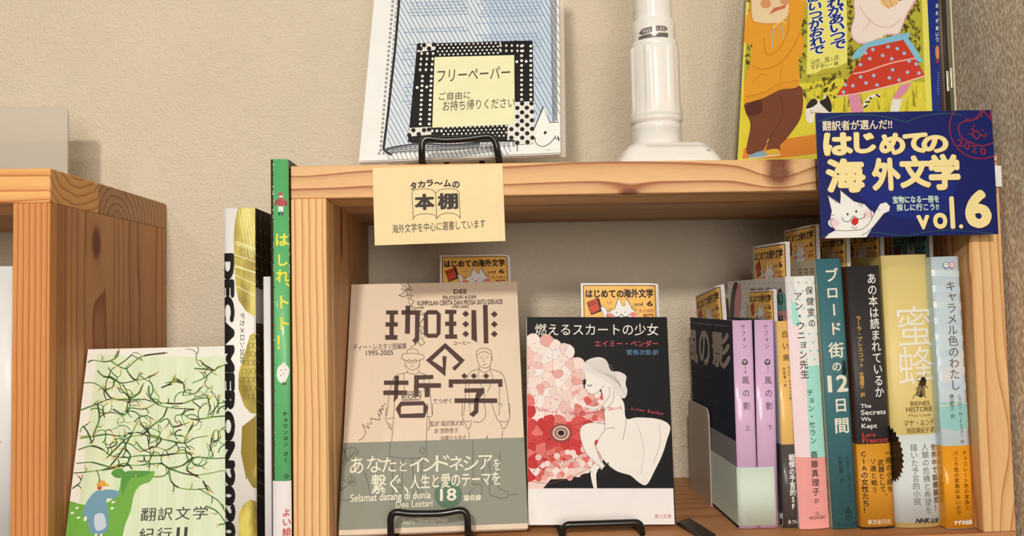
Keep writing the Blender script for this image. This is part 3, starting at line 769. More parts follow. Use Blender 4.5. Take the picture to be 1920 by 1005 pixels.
# foot: sloped shoe
bx0, bx1 = hy(1152, 298, PY - .035).x, hy(1387, 297, PY - .035).x
bm = bmesh.new()
def shoe(sec):
    rings = []
    for z_, xa, xb, ya, yb, r_ in sec:
        ring = []
        for qx, qy, a0 in ((xb - r_, yb - r_, 0), (xa + r_, yb - r_, 90), (xa + r_, ya + r_, 180), (xb - r_, ya + r_, 270)):
            for k in range(6):
                a = math.radians(a0 + 18 * k); ring.append(bm.verts.new((qx + r_ * math.cos(a), qy + r_ * math.sin(a), z_)))
        rings.append(ring)
    for a, b_ in zip(rings, rings[1:]):
        for k in range(len(a)): bm.faces.new((a[k], a[(k + 1) % len(a)], b_[(k + 1) % len(a)], b_[k]))
    bm.faces.new(rings[0]); bm.faces.new(rings[-1])
zb = hy(1300, 268, PY - .02).z
e_ = lambda q: hy(q, 280, PY - .03).x
shoe([(TOP, e_(1186), bx1, PY - .046, PY + .04, .008), (TOP + .0026, e_(1184), bx1, PY - .046, PY + .04, .008), (TOP + .0036, e_(1190), bx1 - .003, PY - .044, PY + .038, .008), (TOP + .0037, e_(1196), bx1 - .008, PY - .040, PY + .036, .008)])
put('foot_rim', bm, white, pole, True)
bm = bmesh.new()
shoe([(TOP + .0002, bx0, e_(1372), PY - .038, PY + .036, .012), (TOP + .004, bx0 + .001, e_(1368), PY - .037, PY + .036, .012), (TOP + (zb - TOP) * .45, e_(1160), e_(1358), PY - .034, PY + .034, .012), (TOP + (zb - TOP) * .75, e_(1172), e_(1347), PY - .031, PY + .032, .012), (zb - .0008, e_(1186), e_(1334), PY - .027, PY + .028, .011), (zb, e_(1192), e_(1326), PY - .024, PY + .026, .01)])
put('foot_plate', bm, white, pole, True, bevel=0)
Cs = Cyl((cx, PY, 0), R(77), [R(77) * (-1 + k / 10) for k in range(21)])
A = Art('arrow_marks', Cs, pole, .4)
G = lambda x, y: (1120 + x / 3.243, y / 3.243); GY = (108, 100, 92)
A.poly([G(262, 188), G(278, 166), G(333, 160), G(333, 194), G(280, 202)], GY); A.poly([G(355, 158), G(412, 158), G(431, 174), G(412, 190), G(355, 190)], GY)
A.poly([G(262, 206), G(432, 198), G(433, 228), G(262, 240)], GY); A.poly([G(322, 203), G(370, 201), G(346, 222)], (240, 232, 218))
A.text('ゆるむ', *G(282, 170), *G(328, 194), (226, 216, 200), .02); A.text('しまる', *G(362, 162), *G(410, 186), (226, 216, 200), .02)
A.done()
fs = hy(1250, 285, PY - .034)
S = Surf((cx, PY - .037, TOP + .004), (1, 0, 0), (0, .010, zb - .0008 - TOP - .004), .0009)
A = Art('foot_print', S, pole, .5)
for j, (xa, xb, yy) in enumerate(((290, 700, 886), (305, 690, 896), (320, 620, 906))):
    A.line([G(xa, yy), G(xb, yy)], .7, (190, 182, 170))
A.line([G(628, 908), G(688, 922)], .9, (120, 112, 104)); A.line([G(688, 908), G(632, 924)], .9, (120, 112, 104))
for yy in (918, 928, 938): A.line([G(485, yy), G(580, yy)], .7, (150, 142, 134))
A.done()

# ------------------------------------------------------------------ yellow picture book leaning on the top board
O, u, v, Wd = edgefit([(1399, 0), (1383, 297.5)], [(1757.5, 0), (1762, 213)], .006, TOP + .0042)
n = u.cross(v)
sp = .0075
t = thing('picture_book', O + u * Wd / 2, 'large yellow picture book, boy in orange hoodie and dotted red skirt on its cover', 'book')
bk = Book(t, O + u * Wd, -n, -u, v, .0115, Wd, .205, .0008, .002, [(234, 220, 96), (26, 46, 120), (234, 220, 96)], rough=.3, coat=.3, over=.003)
S = Surf(O, u, v); G = lambda x, y: (1370 + x / 3.2419, y / 3.2419)
A = Art('cover_illustration', S, t, .3, coat=.3, clip=(0, 0, Wd, .205))
A.poly([G(1165, -700), G(1260, -700), G(1290, 965), G(1238, 965)], (26, 46, 120))
A.poly([G(150, -560), G(1140, -560), G(1185, 620), G(1190, 960), G(60, 960), G(85, 400)], (186, 174, 52))
A.poly([G(55, 640), G(60, 560), G(300, 520), G(650, 480), G(1180, 500), G(1200, 820), G(1195, 965), G(48, 965)], (226, 206, 60))
rnd = random.Random(9)
greens = [(122, 112, 40), (104, 100, 36), (148, 134, 46), (172, 156, 52), (92, 88, 34)]
for k in range(2100):
    x, y_ = rnd.uniform(98, 1150), rnd.uniform(-550, 640)
    if x < 98 + max(0, -y_) * .1: continue
    if 455 < x < 705 and y_ < 445: continue
    if y_ > 470 + (0 if x > 640 else (100 if x > 420 else 0)) + rnd.uniform(0, 50): continue
    a = rnd.uniform(0, 3.14); l = rnd.uniform(14, 26); c_, s_ = math.cos(a), math.sin(a)
    A.poly([G(x - l * c_, y_ - l * s_), G(x - s_ * l * .45, y_ + c_ * l * .45), G(x + l * c_, y_ + l * s_), G(x + s_ * l * .45, y_ - c_ * l * .45)], rnd.choice(greens)); A.layer -= 1
A.layer += 1
for k in range(46):
    x = rnd.uniform(420, 1180); y_ = rnd.uniform(520, 660); A.poly([G(x - 10, y_ + 60), G(x + rnd.uniform(-25, 25), y_ - 50), G(x + 12, y_ + 60)], rnd.choice([(214, 198, 56), (230, 212, 70), (190, 178, 50)])); A.layer -= 1
A.layer += 1
A.poly([G(70, 965), G(80, 900), G(300, 850), G(520, 815), G(560, 930), G(300, 962)], (226, 136, 46)); A.poly([G(520, 815), G(1200, 720), G(1200, 860), G(540, 935)], (226, 136, 46))
# boy
TR_ = (122, 68, 44); A.blob([G(*p) for p in ((95, 620), (250, 560), (415, 520), (440, 600), (425, 720), (350, 830), (300, 885), (300, 912), (220, 912), (225, 880), (230, 840), (190, 925), (110, 938), (95, 900), (120, 760), (90, 680))], TR_, 4)
A.line([G(*p) for p in ((300, 580), (315, 700), (240, 840), (215, 890))], 1.2, (86, 44, 30), True); A.blob([G(*p) for p in ((95, 640), (180, 610), (190, 680), (130, 705), (98, 690))], (92, 48, 34), 4)
A.blob([G(*p) for p in ((105, 950), (160, 925), (200, 918), (215, 935), (200, 955), (130, 962))], (140, 168, 184), 4); A.blob([G(*p) for p in ((215, 935), (225, 912), (285, 905), (300, 930), (290, 948), (230, 950))], (226, 178, 62), 4)
A.line([G(110, 962), G(210, 952), G(300, 940)], 1.5, (236, 228, 210))
OR, OR2 = (232, 158, 44), (202, 118, 30)
A.blob([G(*p) for p in ((120, 60), (75, 240), (120, 270), (140, 300), (90, 480), (80, 600), (90, 625), (200, 595), (300, 545), (415, 520), (412, 380), (430, 340), (445, 260), (400, 150), (300, 120))], OR, 4)
A.blob([G(*p) for p in ((110, -60), (130, -200), (230, -270), (350, -230), (400, -90), (380, -10), (140, 0))], (74, 52, 36), 4)
A.blob([G(*p) for p in ((128, 100), (126, -60), (160, -150), (260, -190), (350, -140), (378, -30), (352, 100), (290, 138), (170, 140))], (236, 206, 160), 4)
for xx in (205, 300): A.ell(*G(xx, -60), 3.2, 4, (50, 36, 30), 12); A.line([G(*p) for p in ((126, -60), (126, 100), (165, 140), (290, 142), (352, 100))], 3, (226, 146, 60), True)
A.ell(*G(213, 22), 10, 9, (220, 150, 96)); A.poly([G(232, 90), G(262, 48), G(300, 40), G(342, 24), G(330, 50), G(280, 66)], (206, 112, 70)); A.ell(*G(330, 10), 9, 6, (222, 150, 100))
A.blob([G(*p) for p in ((370, -30), (445, -30), (450, 60), (420, 200), (370, 300), (290, 390), (190, 420), (130, 400), (125, 310), (160, 200), (200, 180), (225, 330), (300, 290), (350, 180), (352, 60))], OR, 4)
A.line([G(*p) for p in ((352, 80), (350, 180), (300, 290), (222, 332), (200, 230))], 1.6, OR2, True); A.line([G(*p) for p in ((130, 400), (190, 422), (290, 392), (372, 300), (420, 200))], 1.6, OR2, True)
A.line([G(*p) for p in ((88, 590), (200, 562), (300, 512), (415, 488))], 1.4, OR2, True); A.line([G(*p) for p in ((310, 400), (300, 500))], 1.2, OR2); A.line([G(*p) for p in ((130, 500), (190, 450), (220, 460))], 1.2, OR2)
for k in range(26): A.line([G(96 + k * 12.4, 590 - k * 3.6), G(96 + k * 12.4, 622 - k * 3.9)], .6, OR2)
for pts in (((268, 165), (258, 230), (252, 292)), ((300, 150), (318, 190), (322, 240))): A.line([G(*p) for p in pts], 2.6, (176, 176, 168), True)
A.line([G(*p) for p in ((258, 170), (290, 140), (320, 130), (330, 145))], 3, (240, 196, 120), True)
# title panel
A.poly([G(*p) for p in ((480, -480), (700, -480), (710, 380), (640, 410), (560, 420), (520, 445), (462, 455))], (238, 226, 112))
for dx, c_, bo in ((0, (244, 240, 226), .09), (0, (28, 48, 120), .035)):
    A.vtext('お', *G(625, -36), *G(625, -35), 66 / 3.24, c_, bo, 1.25, .4); A.vtext('れがあいつで', *G(632, 15), *G(655, 272), 66 / 3.24, c_, bo, 1.25, .4); A.vtext('あ', *G(508, -15), *G(508, -14), 62 / 3.24, c_, bo, 1.25, .4); A.vtext('いつがおれで', *G(512, 38), *G(528, 305), 62 / 3.24, c_, bo, 1.25, .4)
A.text('山中　恒・作', *G(490, 364), *G(656, 360), (70, 60, 36), .008); A.text('そがまい・絵', *G(490, 400), *G(656, 396), (70, 60, 36), .01)
A.line([G(485, 400), G(664, 356)], .8, (110, 98, 50))
# girl
PK, PK2 = (244, 222, 204), (226, 170, 160)
A.blob([G(*p) for p in ((780, -30), (750, 100), (728, 200), (770, 265), (850, 262), (950, 215), (1020, 210), (1050, 150), (1080, 80), (1118, 20), (1110, -30))], PK2, 5)
A.blob([G(*p) for p in ((785, -30), (757, 100), (737, 200), (775, 256), (850, 252), (950, 207), (1015, 203), (1044, 145), (1072, 75), (1108, 15), (1100, -30))], PK, 5)
A.line([G(*p) for p in ((780, 30), (830, 110), (900, 160), (980, 160), (1040, 110))], 1.5, PK2, True); A.line([G(*p) for p in ((800, 190), (830, 160), (850, 110))], 1.3, PK2, True)
A.blob([G(*p) for p in ((850, -60), (860, -210), (960, -270), (1060, -220), (1090, -80), (1050, 0), (900, 0))], (84, 56, 38), 4)
A.blob([G(*p) for p in ((880, -60), (890, -160), (960, -200), (1030, -160), (1050, -60), (1000, 0), (920, 0))], (236, 206, 170), 4)
for xx in (930, 1000): A.ell(*G(xx, -80), 3, 3.8, (50, 36, 30), 12)
A.poly([G(*p) for p in ((900, -8), (920, 30), (960, 55), (1010, 30), (1030, -8))], (236, 190, 120)); A.line([G(930, 5), G(960, 50)], 1, (190, 90, 110)); A.line([G(960, -5), G(985, 40)], 1, (190, 90, 110))
A.rect(*G(898, 198), *G(925, 232), (238, 226, 200))
BLU = (134, 190, 206)
A.poly([G(*p) for p in ((820, 262), (1030, 206), (1090, 200), (1082, 240), (1110, 270), (1175, 380), (1120, 370), (1060, 260), (838, 290), (790, 350), (730, 362), (760, 310))], BLU)
RED = (206, 62, 40)
A.poly([G(*p) for p in ((835, 290), (1050, 242), (1100, 320), (1182, 460), (900, 540), (638, 588), (740, 440))], RED)
A.line([G(*p) for p in ((745, 448), (820, 436), (900, 408), (1000, 378), (1122, 355))], 3, (238, 168, 150), True)
A.line([G(*p) for p in ((638, 586), (760, 572), (900, 540), (1040, 505), (1182, 462))], 2.6, (240, 196, 170), True)
for x, y_ in ((957, 285), (1013, 297), (1055, 324), (865, 302), (820, 322), (846, 357), (924, 338), (979, 358), (789, 394), (1085, 372), (1128, 390), (985, 425), (1075, 440), (1145, 445), (870, 460), (790, 468), (965, 474), (1024, 487), (823, 505), (890, 517), (743, 522), (697, 517), (686, 560)): A.ell(*G(x, y_), 3.4, 3.4, (168, 190, 208), 10)
A.poly([G(*p) for p in ((715, 580), (780, 570), (812, 690), (735, 690))], (222, 142, 160)); A.poly([G(*p) for p in ((1030, 520), (1100, 500), (1070, 560), (1010, 610), (985, 600))], (222, 142, 160))
A.poly([G(*p) for p in ((985, 600), (1040, 612), (1020, 690), (968, 690))], (238, 232, 214)); A.line([G(980, 602), G(1065, 610)], 2.5, (238, 206, 180))
A.line([G(*p) for p in ((812, 655), (830, 610), (870, 582), (908, 580))], 5, (240, 232, 214), True)
for a, b_ in (((808, 655), (832, 640)), ((818, 622), (846, 618)), ((846, 592), (856, 604)), ((882, 574), (908, 590))): A.line([G(*a), G(*b_)], 3, (40, 34, 30))
# cat on the grass
A.blob([G(*p) for p in ((462, 640), (505, 610), (560, 612), (580, 575), (612, 630), (615, 680), (600, 690), (520, 690), (500, 745), (465, 740), (458, 690))], (238, 228, 208), 4)
A.blob([G(*p) for p in ((458, 660), (475, 622), (505, 600), (530, 622), (500, 650))], (46, 38, 34), 3); A.blob([G(*p) for p in ((540, 620), (575, 600), (590, 578), (615, 640), (608, 685), (575, 660))], (46, 38, 34), 3)
A.line([G(482, 690), G(510, 684), G(545, 688)], 1.4, (196, 120, 90)); A.line([G(480, 676), G(500, 672)], .8, (90, 70, 60))
A.done()
bs = Surf(O, u, v, .0005); A = Art('spine_lettering', bs, t, .3)
for k, y_ in enumerate((8, 22, 36, 50, 62, 72)): A.text('おれがあいつで'[k], 1754.5, y_, 1760, y_ + 7, (226, 226, 226), .03)
A.blob([(1754, 92), (1758, 86), (1761, 96), (1760, 112), (1755, 108)], (222, 132, 72), 3); A.ell(1757, 116, 3, 4, (150, 50, 90), 10)
for y_ in range(136, 180, 5): A.line([(1758, y_), (1760.5, y_ + 2)], .9, (160, 180, 214))
A.done()

# ------------------------------------------------------------------ thin things filed behind the picture book
yb = .043
for k, (pa, pb, topz, col, lab) in enumerate(((1765, 1769.5, .47, (120, 98, 76), 'brown edged thin booklet filed directly behind the yellow picture book'),
                                             (1770.5, 1777, .46, (58, 48, 38), 'dark thin folder between brown booklet and pale green file at the wall'),
                                             (1778, 1784, .47, (116, 112, 88), 'dull green thin file with a shiny tab near the right wall'))):
    xa, xb = hy(pa, 100, yb).x, hy(pb, 100, yb).x
    t = thing('thin_file', ((xa + xb) / 2, yb + .04, TOP), lab, 'file')
    Book(t, (xa, yb, TOP), X, Y, Z, xb - xa, .08, topz - TOP, .0002, .0006, [col] * 3, pages=(60, 50, 40), rough=.35)
    if k: 
        put('metal_tab', obox(Vector((xa + .0003, yb - .0012, hy(1775, 178 - k * 6, yb).z)), X * (xb - xa - .0006), Y * .001, Z * .016), mat((214, 196, 160), .25, .5, 0, 0, .6), t, bevel=.0004)
xa, xb = hy(1785.4, 100, yb).x, hy(1789, 100, yb).x
t = thing('thin_file', ((xa + xb) / 2, yb + .04, TOP), 'cream edged stiff board standing against the woven wall', 'file')
put('board_sheet', box((xa, yb, TOP), (min(xb, WX - .0003), yb + .08, .48)), mat((214, 198, 164), .5), t, bevel=.0002)
# ------------------------------------------------------------------ small fair cards, one model copied into the books
def mini(panel, bookc, name='fair_card', ink=(44, 34, 30)):
    Wc, Hc = .0585, .062
    t = thing(name, (0, 0, 0), '', 'card', 'small fair cards tucked into the books')
    bend = lambda q: -.0035 * max(0, (q - Wc * .86) / (Wc * .14)) ** 1.6
    cuts = [Wc * (.86 + .028 * i) for i in range(5)]
    S = Surf((0, 0, 0), X, Z, 0, bend, cuts)
    bm = bmesh.new(); us = [0] + cuts + [Wc]; rows = []
    for h in (0, -.0003):
        for z_ in (0, -Hc): rows.append([bm.verts.new(S.P(q, z_, h)) for q in us])
    a, b_, c_, d = rows
    for k in range(len(us) - 1):
        for r0, r1 in ((a, b_), (b_, d), (d, c_), (c_, a)): bm.faces.new((r0[k], r0[k + 1], r1[k + 1], r1[k]))
    bm.faces.new((a[0], b_[0], d[0], c_[0])); bm.faces.new((a[-1], b_[-1], d[-1], c_[-1]))
    put('card', bm, mat((240, 230, 218), .55), t)
    A = Art('card_print', S, t, .55, scale=lambda x, y: ((x - 575) / 470 * Wc, -(y - 757) / 470 * Wc)); A.raw = True
    K = ink
    A.rect(588, 768, 1024, 1236, K); A.rect(593, 773, 1019, 1231, panel)
    A.text('はじめての', 602, 796, 830, 846, K, .05); A.text('海外文学', 828, 790, 1008, 846, K, .045)
    A.text('vol', 890, 872, 942, 895, K, .02); A.text('6', 966, 864, 1002, 896, K, .03)
    A.text('大人向け', 915, 912, 1008, 934, (150, 56, 40), .02); A.text('部門', 940, 940, 1002, 962, (150, 56, 40), .03)
    A.poly([(607, 872), (670, 846), (684, 850), (700, 920), (690, 928), (632, 950)], K); A.poly([(611, 874), (666, 850), (686, 916), (634, 942)], bookc)
    A.text('BOOK', 618, 868, 664, 892, K, .01, rot=.35)
    W_, PKc = (238, 230, 222), (232, 128, 112)
    cat = [(775, 912), (798, 848), (822, 896), (836, 894), (844, 848), (876, 912), (905, 938), (908, 965), (880, 985), (990, 1100), (985, 1231), (730, 1231), (740, 1060), (700, 930), (690, 905), (708, 896), (722, 912), (748, 985), (728, 968), (722, 946), (745, 925)]
    A.line(cat + cat[:1], 5, K); A.poly(cat, W_)
    A.ell(742, 952, 20, 15, PKc, 12); A.ell(884, 946, 20, 15, PKc, 12)
    A.line([(760, 945), (772, 962), (800, 958), (812, 942), (826, 960), (852, 958), (862, 940)], 4, K); A.ell(786, 934, 3, 4, K, 8); A.ell(834, 932, 3, 4, K, 8)
    A.line([(722, 946), (745, 978), (800, 990), (870, 985), (906, 962)], 3.5, K)
    for a_, b2 in (((740, 905), (756, 920)), ((732, 915), (748, 928)), ((884, 890), (874, 908)), ((898, 898), (884, 915)), ((905, 915), (890, 925)), ((730, 868), (740, 886)), ((750, 862), (752, 884))): A.line([a_, b2], 3, K)
    A.done()
    return t
MP = {'n': mini((246, 188, 96), (206, 74, 48)), 't': mini((96, 150, 148), (150, 70, 60), ink=(30, 40, 44))}
used = set()
def place_mini(TL, u, v, label, kind='n', scale=1):
    src = MP[kind]; n = u.cross(v)
    if kind not in used: r = src; used.add(kind)
    else:
        r = src.copy(); COL.objects.link(r)
        for ch in list(src.children):
            c_ = ch.copy(); COL.objects.link(c_); c_.parent = r
    r.location = TL; r.rotation_euler = Matrix((u, -n, v)).transposed().to_euler(); r.scale = (scale,) * 3; r['label'] = label
    return r
def mini_side(TLp, TRp, xc, label, kind='n', w=.0585):
    xc = max(xc, hy(*TRp, .029).x)
    a, b_ = hx(*TLp, xc), hx(*TRp, xc); u = (b_ - a).normalized(); v = Z - u * u.z; v.normalize()
    sc = max(.8, min(1.15, (b_ - a).length / (w * .97)))
    place_mini(a, u, v, label, kind, sc)

# ------------------------------------------------------------------ right hand row: the upright books
ST = .0005
def shelf_book(name, label, bl, br, tl, tr, D_, cols, H_=None, rest=0, **kw):
    P0 = hz(*bl, rest); y_ = P0.y
    P0.z = rest + ST
    x1 = hy(*br, y_).x; t0 = hy(*tl, y_); t1 = hy(*tr, y_)
    dx = (t0.x - P0.x + t1.x - x1) / 2; hh = (t0.z + t1.z) / 2 - rest
    c_ = Vector((dx, 0, hh)).normalized(); a = Vector((c_.z, 0, -c_.x))
    Tt = (x1 - P0.x + t1.x - t0.x) / 2
    if c_.x < 0: pass
    if a.z < 0: P0.z += -a.z * Tt
    x_off = kw.pop('shift', 0); P0.x += x_off; P0.y += kw.get('bulge', .0012)
    t = thing(name, (P0.x + Tt / 2, y_ + .01, rest), label, 'book')
    bk = Book(t, P0, a, Y, c_, Tt - .0003, D_, H_ or hh, cols=cols, **kw)
    return t, bk
def side_surf(bk, h0=0):
    S = Surf(bk.O, -bk.b, bk.c); S.h0 = h0; S.n = -bk.a
    return S
WHT = (240, 232, 224)
pinkc = (222, 178, 206)
info = {}
for key, bl, br, tl, tr, vol, lab in (('p1', (1386.5, 993), (1423, 992), (1372, 596), (1411.5, 595), '上', 'pink spined paperback nearest the metal bookend, navy front cover showing'),
                                      ('p2', (1424, 992), (1461, 990.6), (1414.5, 596), (1452, 594), '下', 'pink spined paperback between its twin and the narrow orange spine')):
    t, bk = shelf_book('paperback_book', lab, bl, br, tl, tr, .112, [mat((40, 46, 62), .6, .15), pinkc, mat((40, 46, 62), .6, .15)], rough=.22, coat=.5, H_=.149)
    t['group'] = 'pair of pink paperbacks in a green band'; info[key] = (t, bk)
    A = Art('spine_lettering', bk.spine(), t, .3, coat=.4); K = (70, 52, 66); dx = 0 if key == 'p1' else 42.4
    A.vtext('サフォン', 1393 + dx, 613, 1395.5 + dx, 649, 10.5, K, .0, .85)
    A.ell(1396.4 + dx, 679, 5.6, 5.8, (64, 50, 60)); A.vtext('サ', 1396.4 + dx, 679, 1396.4 + dx, 680, 8.5, WHT, .02)
    A.text('4' if key == 'p1' else '4', 1395.5 + dx, 687, 1398.5 + dx, 692, K, 0); A.text('1' if key == 'p1' else '2', 1396.4 + dx, 695, 1398.3 + dx, 700, K, .01)
    A.split('title_lettering')
    A.vtext('風の影', 1397.6 + dx, 713, 1400 + dx, 761.5, 15.5, K, .004, .95); A.vtext(vol, 1401.3 + dx, 802, 1401.3 + dx, 803, 11.5, K, 0)
    A.done()
t, bk = info['p1']
S = side_surf(bk, .00002)
A = Art('cover_illustration', S, t, .6, spec=.15, clip=(-.112, .0005, -.0002, .1488))
g = lambda d, z_: z_
def SQ(d0, z0, d1, z1, col): A.uv([(-d0, z0), (-d1, z0), (-d1, z1), (-d0, z1)], col)
SQ(0, .0, .105, .062, (150, 142, 140)); SQ(0, 0, .105, .012, (44, 44, 50))
for k in range(9):
    SQ(.010 + .011 * k, .070, .016 + .011 * k, .084, (52, 60, 78)); SQ(.0115 + .011 * k, .0715, .0145 + .011 * k, .082, (30, 36, 50))
    SQ(.010 + .011 * k, .064, .0105 + .011 * k, .092, (60, 66, 82))
A.text('LA SOMBRA DEL VIENTO', 1289, 603, 1366, 613, (170, 160, 150), .01)
A.text('風', 1289, 617, 1309, 684, (176, 160, 142), .03); A.text('の', 1310, 618, 1332, 688, (176, 160, 142), .03); A.text('影', 1334, 620, 1371, 696, (176, 160, 142), .03)
A.text('カルロス・ルイス・サフォン', 1292, 694, 1336, 710, (150, 142, 136), .015); A.text('木村裕美 訳', 1293, 714, 1308, 721, (140, 132, 128)); A.text('上', 1294, 733, 1303, 748, (176, 160, 142), .0)
A.done()
# pale green band round both
t1, b1 = info['p1']; t2, b2 = info['p2']
O_ = b1.O.copy(); TT = (b2.O + b2.a * b2.T - b1.O).dot(b1.a)
zt_, zb_ = (hy(1385, 876, b1.O.y).z, hy(1389, 985, b1.O.y).z)
band = thing('paper_band', (O_.x + TT / 2, O_.y, zb_), 'pale green paper band wrapped around the pair of pink paperbacks', 'paper band')
class Wrap(Book):
    def __init__(s, t, O, a, b, c, T, D): s.t, s.O, s.a, s.b, s.c, s.T, s.D = t, O, a, b, c, T, D; s.N = 10; s.us = [T * i / 10 for i in range(11)]; s.f = lambda u: .0012 * (1 - abs(2 * max(0, min(T, u)) / T - 1) ** 10)
wb = Wrap(band, O_, b1.a, Y, b1.c, TT, .104)
wb.shell('band_sheet', zb_ - O_.z, zt_ - O_.z, .0004, .00025, [mat((214, 222, 202), .7, .2, 0, .2)] * 3)

# narrow orange spine
t, bk = shelf_book('paperback_book', 'narrow paperback with light orange spine and dark grey band, right of the pink pair', (1472, 993.6), (1499, 993.6), (1459, 604), (1480.6, 604), .105, [(206, 200, 196), (240, 188, 104), (206, 200, 196)], H_=.148, rough=.3, coat=.4, bulge=.001)
zg = hy(1475, 833, bk.O.y).z
bk.shell('paper_band', .0005, zg - bk.O.z, .0003, .0002, [mat((84, 76, 72), .35, .4, .3)] * 3)
A = Art('spine_lettering', bk.spine(.0004), t, .35); K = (66, 46, 34)
A.vtext('白い病', 1470.8, 626.5, 1473.4, 670.5, 14, K, .0, .85); A.vtext('カレル・チャペック作', 1478.6, 689, 1481.8, 747, 6.5, K, .0, .8); A.vtext('阿部賢一訳', 1469.6, 692, 1472.2, 722, 6.5, K, 0, .8)
A.split('band_lettering')
A.vtext('戦慄の予言的SF', 1484.2, 858, 1487.2, 949, 13.5, WHT, .03, .95); A.text('赤 774-1', 1477, 974, 1498, 982, (226, 216, 206), .01)
A.done()
A = Art('barcode_label', side_surf(bk, .00035), t, .5); A.rect(1462, 962, 1469, 986, (236, 228, 218)); A.rect(1463, 972, 1468, 984, (60, 52, 48)); A.done()

# white, mint and pink spine
t, bk = shelf_book('hardcover_book', 'dotted white and mint book with pink lower spine, left of the teal spine', (1501, 994.6), (1561, 994.6), (1476.3, 521), (1529, 518), .128, [(232, 222, 208), (238, 226, 218), (232, 222, 208)], rough=.45, bulge=.0016, ct=.0016)
A = Art('spine_pattern', bk.spine(), t, .45, clip=(0, 0, bk.T, bk.H)); MN, SP_ = (166, 222, 204), (244, 162, 152)
A.poly([(1489, 520), (1545, 515), (1562, 860), (1505, 860)], (240, 234, 224))
rnd = random.Random(2)
for r in range(14):
    for c_ in range(4):
        A.ell(1482 + c_ * 15 + (r % 2) * 7 + r * .9, 530 + r * 16, 2.5, 2.6, (170, 214, 204), 10); A.layer -= 1
A.layer += 1
A.poly([(1510, 686), (1560, 684), (1562, 858), (1519, 858)], MN); A.poly([(1474, 600), (1494, 600), (1506, 686), (1510, 686), (1519, 858), (1470, 858)], (246, 218, 214))
A.poly([(1483, 566), (1493, 566), (1500, 610), (1487, 610)], MN)
A.poly([(1470, 857.5), (1575, 857.5), (1575, 1005), (1470, 1005)], SP_)
A.done()
A = Art('spine_lettering', bk.spine(.00012), t, .45); K = (58, 50, 48)
A.vtext('保健室の', 1517.3, 545, 1522.4, 606, 16, K, .008); A.vtext('アン・ウニョン先生', 1495.8, 556, 1508.5, 702, 17, K, .01)
A.split('author_lettering')
A.vtext('チョン・セラン', 1518.8, 736, 1524.5, 826, 13.5, K, .004); A.vtext('斎藤真理子', 1526.2, 853, 1529.6, 922, 15, (70, 48, 44), .012); A.vtext('訳', 1531, 939, 1531, 940, 10, (70, 48, 44), 0)
A.split('publisher_mark')
A.ring(1532.4, 962.5, 3.2, .7, (110, 60, 54)); A.line([(1529.6, 962), (1535, 963)], .7, (110, 60, 54)); A.text('AKISHOBO', 1516.5, 967.5, 1548.5, 972.5, (120, 64, 58), .01)
A.done()
A = Art('cover_illustration', side_surf(bk, .00002), t, .45, clip=(-.128, .0, -.0002, bk.H))
for r in range(9):
    for c_ in range(12): A.ell(1370 + c_ * 9 + (r % 2) * 4, 532 + r * 9 - c_ * .1, 1.3, 1.8, (160, 196, 186), 8); A.layer -= 1
A.layer += 1
A.poly([(1452, 553), (1476, 551), (1478, 583), (1454, 583)], (126, 190, 178)); A.poly([(1451, 583), (1480, 582), (1484, 660), (1453, 660)], (238, 170, 172))
A.blob([(1378, 545), (1384, 530), (1390, 545), (1388, 590), (1380, 600), (1375, 570)], (222, 146, 150), 4); A.blob([(1372, 548), (1377, 530), (1383, 532), (1378, 560), (1376, 595), (1368, 590)], (36, 34, 36), 4)
A.text('の', 1457, 541, 1469, 573, (54, 50, 50), .03); A.rect(1460, 592, 1468, 604, (48, 42, 44)); A.text('ア', 1461, 594, 1467, 601, WHT, .02)
A.text('保健室', 1404, 540, 1450, 572, (54, 50, 50), .02)
A.done()

# teal spine
t, bk = shelf_book('hardcover_book', 'teal cloth-look spine with large cream vertical title and tiny black cat', (1563, 993.7), (1613.5, 994.6), (1532.4, 488), (1578.7, 485.5), .130, [(214, 198, 166), (64, 112, 116), (214, 198, 166)], rough=.6, bump=.5, bulge=.0014, ct=.002, over=.002)
A = Art('spine_lettering', bk.spine(), t, .6); CM = (238, 226, 200)
for ch, x, y_, s_ in (('ブ', 1559, 516.5, 28), ('ロ', 1560.5, 549, 25), ('ー', 1564, 581, 26), ('ド', 1566, 616.5, 27), ('街', 1568.2, 657, 31), ('の', 1568.8, 687.5, 20), ('日', 1576.4, 759.8, 28), ('間', 1578.6, 798, 31)): A.vtext(ch, x, y_, x, y_ + 1, s_, CM, .02, 1)
A.text('12', 1551, 704, 1592, 734, CM, .03)
A.split('cat_figure')
A.blob([(1580, 703), (1578.5, 692), (1580, 684), (1580.5, 674), (1583, 678), (1586, 674), (1586, 684), (1588, 694), (1586, 703)], (36, 40, 42), 3)
DKT = (22, 54, 60)
A.split('author_lettering')
A.vtext('デボラ・ホプキンソン', 1588, 859, 1595.5, 937, 8.5, DKT, .01); A.vtext('千葉茂樹 訳', 1574, 859, 1578.5, 901, 8.5, DKT, .01)
A.split('publisher_mark')
A.poly([(1584, 962), (1591, 950), (1597, 962)], DKT); A.line([(1585, 966), (1597, 966), (1597, 970), (1586, 970), (1586, 975), (1598, 975)], 1.6, DKT); A.line([(1591, 956), (1591, 972)], 1.6, DKT)
A.split('publisher_lettering')
A.text('あすなろ書房', 1570, 980, 1608, 986.5, DKT, .01)
A.done()
A = Art('cover_illustration', side_surf(bk, .00002), t, .6, clip=(-.13, .0, -.0002, bk.H)); K = (70, 58, 44)
for i in range(13):
    for r in range(30):
        d0 = .004 + i * .010; z0 = bk.H - .012 - r * .0085
        if z0 < .004: continue
        if (i + r) % 7 == 3: continue
        A.uv([(-d0, z0), (-d0 - .006, z0), (-d0 - .006, z0 + .006), (-d0, z0 + .006)], K); A.layer -= 1
A.layer += 1
